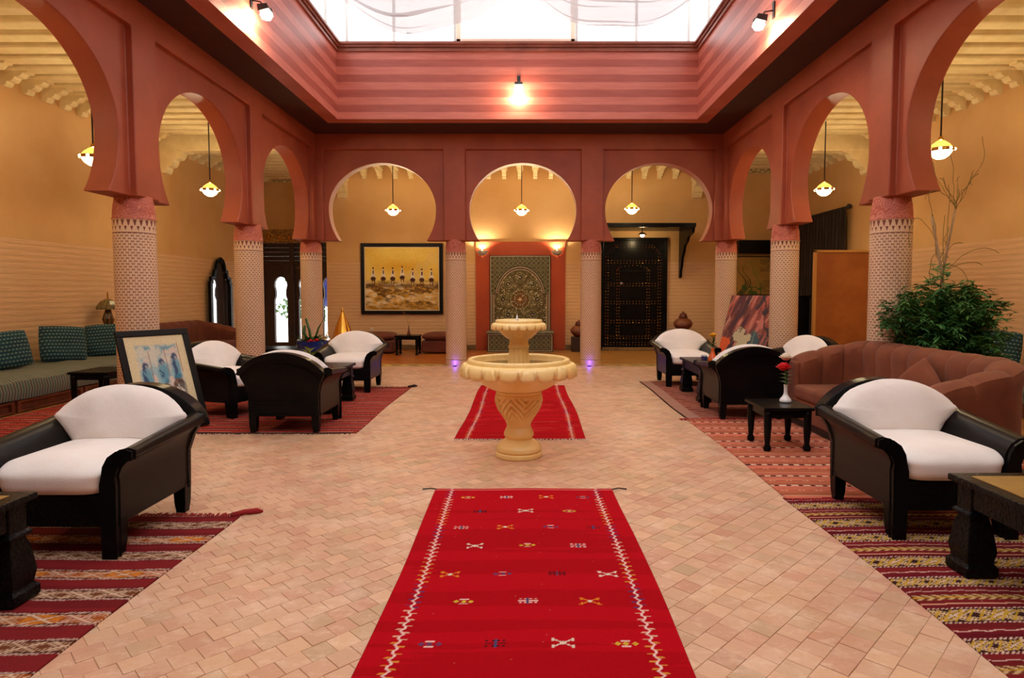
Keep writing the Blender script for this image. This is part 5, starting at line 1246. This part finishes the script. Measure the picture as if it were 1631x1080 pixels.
# items on far tables
bv = empty('bud_vase', (-2.74, 14.7, .462)); tag(bv, 'dark bud vase with a single dry stem on the small back table', 'vase')
MB().lathe([(.04, 0), (.045, .02), (.025, .08), (.012, .14), (.014, .19)], 16).build('vase_body', M['terra'], bv, smooth=True)
MB().tube([(0, 0, .15), (-.02, 0, .32), (-.10, 0, .50)], .004).tube([(0, 0, .15), (.02, 0, .30), (-.01, 0, .42)], .003).build('stem', M['vine'], bv)
rose(bv, (-.11, 0, .52), .03, M['terra'], 'flower_head'); lm = MB()
for k in range(5): leafmb(lm, (0, 0, .22+.03*k), (math.cos(k*2), math.sin(k*2), .4), .09, .04)
lm.build('leaves', M['yel'], bv, smooth=True)
y1 = empty('yellow_flower_vase', (-2.60, 7.55, .507)); tag(y1, 'brown bottle with yellow-green leaves on the left rug coffee table', 'vase')
MB().lathe([(.035, 0), (.042, .02), (.03, .07), (.014, .12), (.016, .16)], 16).build('vase_body', P('brown_bottle', S(110, 70, 46), .2), y1, smooth=True); lm = MB()
for k in range(16): a = k*2.4; leafmb(lm, (0, 0, .14+.008*k), (math.cos(a), math.sin(a), .5+.3*(k % 2)), .14, .05)
lm.build('leaves', P('yellow_green_leaf', S(150, 140, 30), .5, S(90, 110, 30), 10), y1, smooth=True)
o = MB().lathe([(.055, 0), (.06, .005), (.06, .04), (.052, .04), (.05, .01), (0, .01)], 20).build('glass_ashtray', M['clear'], smooth='auto', loc=(-2.43, 7.75, .497+.012)); tag(o, 'clear glass ashtray on the left rug coffee table', 'ashtray')
o = MB().lathe([(.045, 0), (.05, .05), (.05, .13), (.047, .13), (.045, .03), (0, .02)], 20).build('glass_jar', M['clear'], smooth='auto', loc=(-3.98, 11.1, .471)); tag(o, 'clear glass jar with white lid on the long black table', 'jar')
MB().lathe([(.052, .0), (.052, .025), (0, .03)], 20).build('lid', M['porc'], o, loc=(0, 0, .13))
ov = empty('orange_vase', (2.55, 8.62, .507)); tag(ov, 'orange vase with a yellow flower on the far right coffee table', 'vase')
MB().lathe(smooth_prof([(.05, 0), (.062, .02), (.05, .07), (.028, .12), (.02, .16), (.026, .19)], 3), 20).build('vase_body', M['orangev'], ov, smooth=True)
MB().tube([(0, 0, .12), (.01, 0, .25), (.0, 0, .36)], .005).build('stem', M['leaf'], ov); rose(ov, (0, 0, .37), .045, M['yel'], 'yellow_flower'); lm = MB()
for k in range(9): a = k*2.2; leafmb(lm, (0, 0, .18+.015*k), (math.cos(a), math.sin(a), .9), .10, .035)
lm.build('leaves', M['leaf'], ov, smooth=True)
o = MB().lathe([(.035, 0), (.04, .03), (.042, .10), (.038, .10), (.034, .01), (0, .01)], 18).build('drinking_glass', M['clear'], smooth='auto', loc=(2.40, 8.50, .507)); tag(o, 'small clear glass beside the orange vase', 'glass')
MB().lathe([(.037, .02), (.0405, .05), (.0415, .08)], 18, cap=False).build('blue_band', M['blue'], o)
# orange paper object behind the far right armchair
# clay jars
def jar(x, y, lb, k=1.0, hs=.52):
    e = empty('clay_jar', (x, y, 0)); tag(e, lb, 'jar', 'lidded clay jars on wooden blocks')
    MB().box(-.2*k, .2*k, -.2*k, .2*k, 0, hs).build('block_stand', M['darkwood'], e, bevel=.01)
    MB().lathe([(.09*k, 0), (.12*k, .02*k), (.20*k, .09*k), (.235*k, .17*k)], 32, cz=hs).build('lower_body', M['terra'], e, smooth=True)
    MB().lathe([(.235*k, .17*k), (.23*k, .20*k), (.17*k, .27*k), (.11*k, .30*k), (.09*k, .31*k)], 32, cz=hs, cap=False).build('painted_shoulder', M['goldpot'], e, smooth=True)
    MB().lathe([(.10*k, .31*k), (.11*k, .335*k), (.085*k, .37*k), (.09*k, .39*k), (.06*k, .42*k), (.02*k, .44*k), (.025*k, .46*k), (0, .47*k)], 24, cz=hs).build('lid', M['terra'], e, smooth=True)
jar(3.85, 15.45, 'round lidded clay jar with painted shoulder, right of the studded door'); jar(1.30, 15.55, 'lidded clay jar half hidden behind the column beside the mosaic panel', .9, .36)
# brass cone
bc = empty('brass_tagine', (-3.36, 11.55, .52)); tag(bc, 'tall shiny brass tagine cone on the table near the entrance', 'tagine')
MB().lathe([(.20, 0), (.23, .02), (.235, .05), (.22, .06)], 32).build('dish', M['brass'], bc, smooth=True)
MB().lathe(smooth_prof([(.215, .06), (.19, .12), (.13, .30), (.07, .46), (.03, .56), (.022, .58)], 4)+[(.03, .60), (.02, .62), (.008, .64), (.004, .68), (0, .69)], 32).build('cone_lid', M['brass'], bc, smooth=True)
tp = empty('teapot', (-3.60, 11.42, .522)); tag(tp, 'silver teapot on the small table left of the brass cone', 'teapot')
MB().lathe(smooth_prof([(.05, 0), (.08, .03), (.085, .07), (.06, .12), (.035, .15), (.02, .19), (0, .22)], 3), 20).build('body', P('silver', (.7, .7, .72), .2, metal=1), tp, smooth=True)
MB().tube([(.07, 0, .05), (.12, 0, .08), (.14, 0, .14)], [.016, .011, .008], 8).tube([(-.06, 0, .12), (-.12, 0, .11), (-.11, 0, .05), (-.075, 0, .04)], .007, 6).build('spout_and_handle', bpy.data.materials['silver'], tp, smooth=True)
# blue planter
bp = empty('blue_planter', (-3.58, 10.55, 0)); tag(bp, 'tapered blue planter with green stalks and red flowers by the back left column', 'planter')
MB().lathe([(.13, 0), (.15, .03), (.19, .3), (.235, .56), (.25, .60), (.25, .645), (.235, .645), (.225, .60)], 36).build('pot', M['blue'], bp, smooth='auto')
MB().lathe([(.225, .60), (0, .61)], 24, cap=False).build('soil', M['soil'], bp); r_ = random.Random(3); lm = MB()
for k in range(60): a = r_.uniform(0, 2*PI); leafmb(lm, (.1*math.cos(a), .1*math.sin(a), .60+r_.uniform(0, .08)), (math.cos(a), math.sin(a), r_.uniform(.2, 1.3)), r_.uniform(.12, .26), .05, .5)
lm.build('leaves', M['leaf'], bp, smooth=True)
MB().tube([(-.02, 0, .6), (-.04, 0, .8), (-.10, 0, 1.02)], [.02, .022, .02], 8).tube([(.02, 0, .6), (.10, .02, .85), (.22, .02, 1.06)], [.018, .016, .012], 8).tube([(-.05, 0, .6), (-.14, 0, .78), (-.12, 0, .9)], [.02, .03, .024], 8).build('cactus_stalk', M['leaf'], bp, smooth=True)
for k, (dx, dz) in enumerate(((.03, .66), (.09, .645), (.0, .64), (.13, .67))): rose(bp, (dx, -.17, dz), .04, M['rose'], 'red_flower')
gt = empty('garden_parasol', (-6.5, 20.5, 0)); tag(gt, 'folded blue parasol seen outside through the entrance', 'parasol')
MB().lathe([(.03, 0), (.03, 2.4)], 10).build('pole', M['porc'], gt); MB().lathe([(.05, 1.0), (.17, 1.15), (.13, 1.7), (.05, 2.3), (0, 2.42)], 12).build('folded_canopy', M['blue'], gt, smooth=True)

# feathery plant behind the sofa
fp = empty('feathery_plant', (4.26, 6.48, 0)); tag(fp, 'large feathery green potted plant with dry canes behind the rust sofa', 'plant')
MB().lathe([(.16, 0), (.17, .03), (.22, .38), (.245, .42), (.245, .46), (.22, .46), (.21, .42)], 28).build('pot', M['terra'], fp, smooth='auto')
MB().lathe([(.21, .42), (0, .43)], 20, cap=False).build('soil', M['soil'], fp)
r_ = random.Random(12); lf = MB(); stm = MB()
for k in range(290):
    a = r_.uniform(0, 2*PI); spread = r_.uniform(.08, .60); hgt = r_.uniform(.85, 1.66) - spread*.50; px, py, pz = .08*math.cos(a), .08*math.sin(a), .43
    pts = []
    for j in range(9):
        t = j/8; pts.append(Vector((px + spread*math.cos(a)*t**1.5, py + spread*math.sin(a)*t**1.5*.85, pz + (hgt-pz)*(1-(1-t)**1.7) - .10*spread*t**3)))
    if k % 3 == 0: stm.tube(pts, .0035, 4)
    for j in range(3, 9):
        for q in range(5):
            if pts[j].x < -.36 and pts[j].z < 1.05: continue
            p = pts[j] + Vector((r_.gauss(0, .025), r_.gauss(0, .025), r_.gauss(0, .03))); ang = r_.uniform(0, 2*PI)
            for s_ in range(3):
                d = Vector((math.cos(ang+s_*.5), math.sin(ang+s_*.5), r_.uniform(-.5, .35))).normalized(); L = r_.uniform(.05, .115); n_ = d.cross(Vector((0, 0, 1))).normalized()*L*.12
                lf.add([p, p+d*L*.5+n_, p+d*L-Vector((0, 0, .015)), p+d*L*.5-n_], [(0, 1, 2, 3)])
# climbing sprays along the canes
for k in range(70):
    t = r_.uniform(.2, .62); p0 = Vector((.08-.22*t+r_.gauss(0, .05), r_.gauss(0, .05), .5+2.0*t))
    for q in range(6):
        d = Vector((r_.gauss(0, 1), r_.gauss(0, 1), r_.uniform(-.3, .6))).normalized(); L = r_.uniform(.04, .10); n_ = d.orthogonal().normalized()*L*.12
        lf.add([p0, p0+d*L*.5+n_, p0+d*L, p0+d*L*.5-n_], [(0, 1, 2, 3)])
lf.build('foliage', M['fern'], fp, kind='stuff'); stm.build('stems', M['vine'], fp, smooth=True, kind='stuff')
MB().tube([(.10, -.1, .45), (.02, -.05, 1.2), (-.06, 0, 1.8), (-.15, 0, 2.22)], [.016, .014, .012, .009], 8).build('cane', M['cane'], fp, smooth=True)
MB().tube([(-.12, .1, .45), (-.02, .05, 1.4), (.02, 0, 1.9), (.09, 0, 2.32)], [.014, .012, .011, .009], 8).build('cane', M['cane'], fp, smooth=True)
vn = MB(); r2_ = random.Random(5)
for k in range(22):
    h_ = r2_.choice([2.3, 2.28, 2.2, 1.95, 1.8, 1.7, 1.6]); x_ = .09 if h_ > 2.25 else -.15 if h_ > 2.1 else r2_.uniform(-.1, .05); a_ = r2_.uniform(0, 2*PI); th = r2_.uniform(.2, 1.3); q = Vector((x_, 0, h_)); pts = [q.copy()]; kx = r2_.uniform(-.16, .16)
    for j in range(r2_.choice([8, 12, 16])):
        q = q + Vector((math.cos(a_)*math.cos(th), math.sin(a_)*math.cos(th)*.5, math.sin(th)))*.05; th += kx + r2_.uniform(-.35, .28); a_ += r2_.uniform(-.3, .3); pts.append(q.copy())
    vn.tube(pts, .0032, 4)
vn.build('tendrils', M['vine'], fp, smooth=True, kind='stuff')
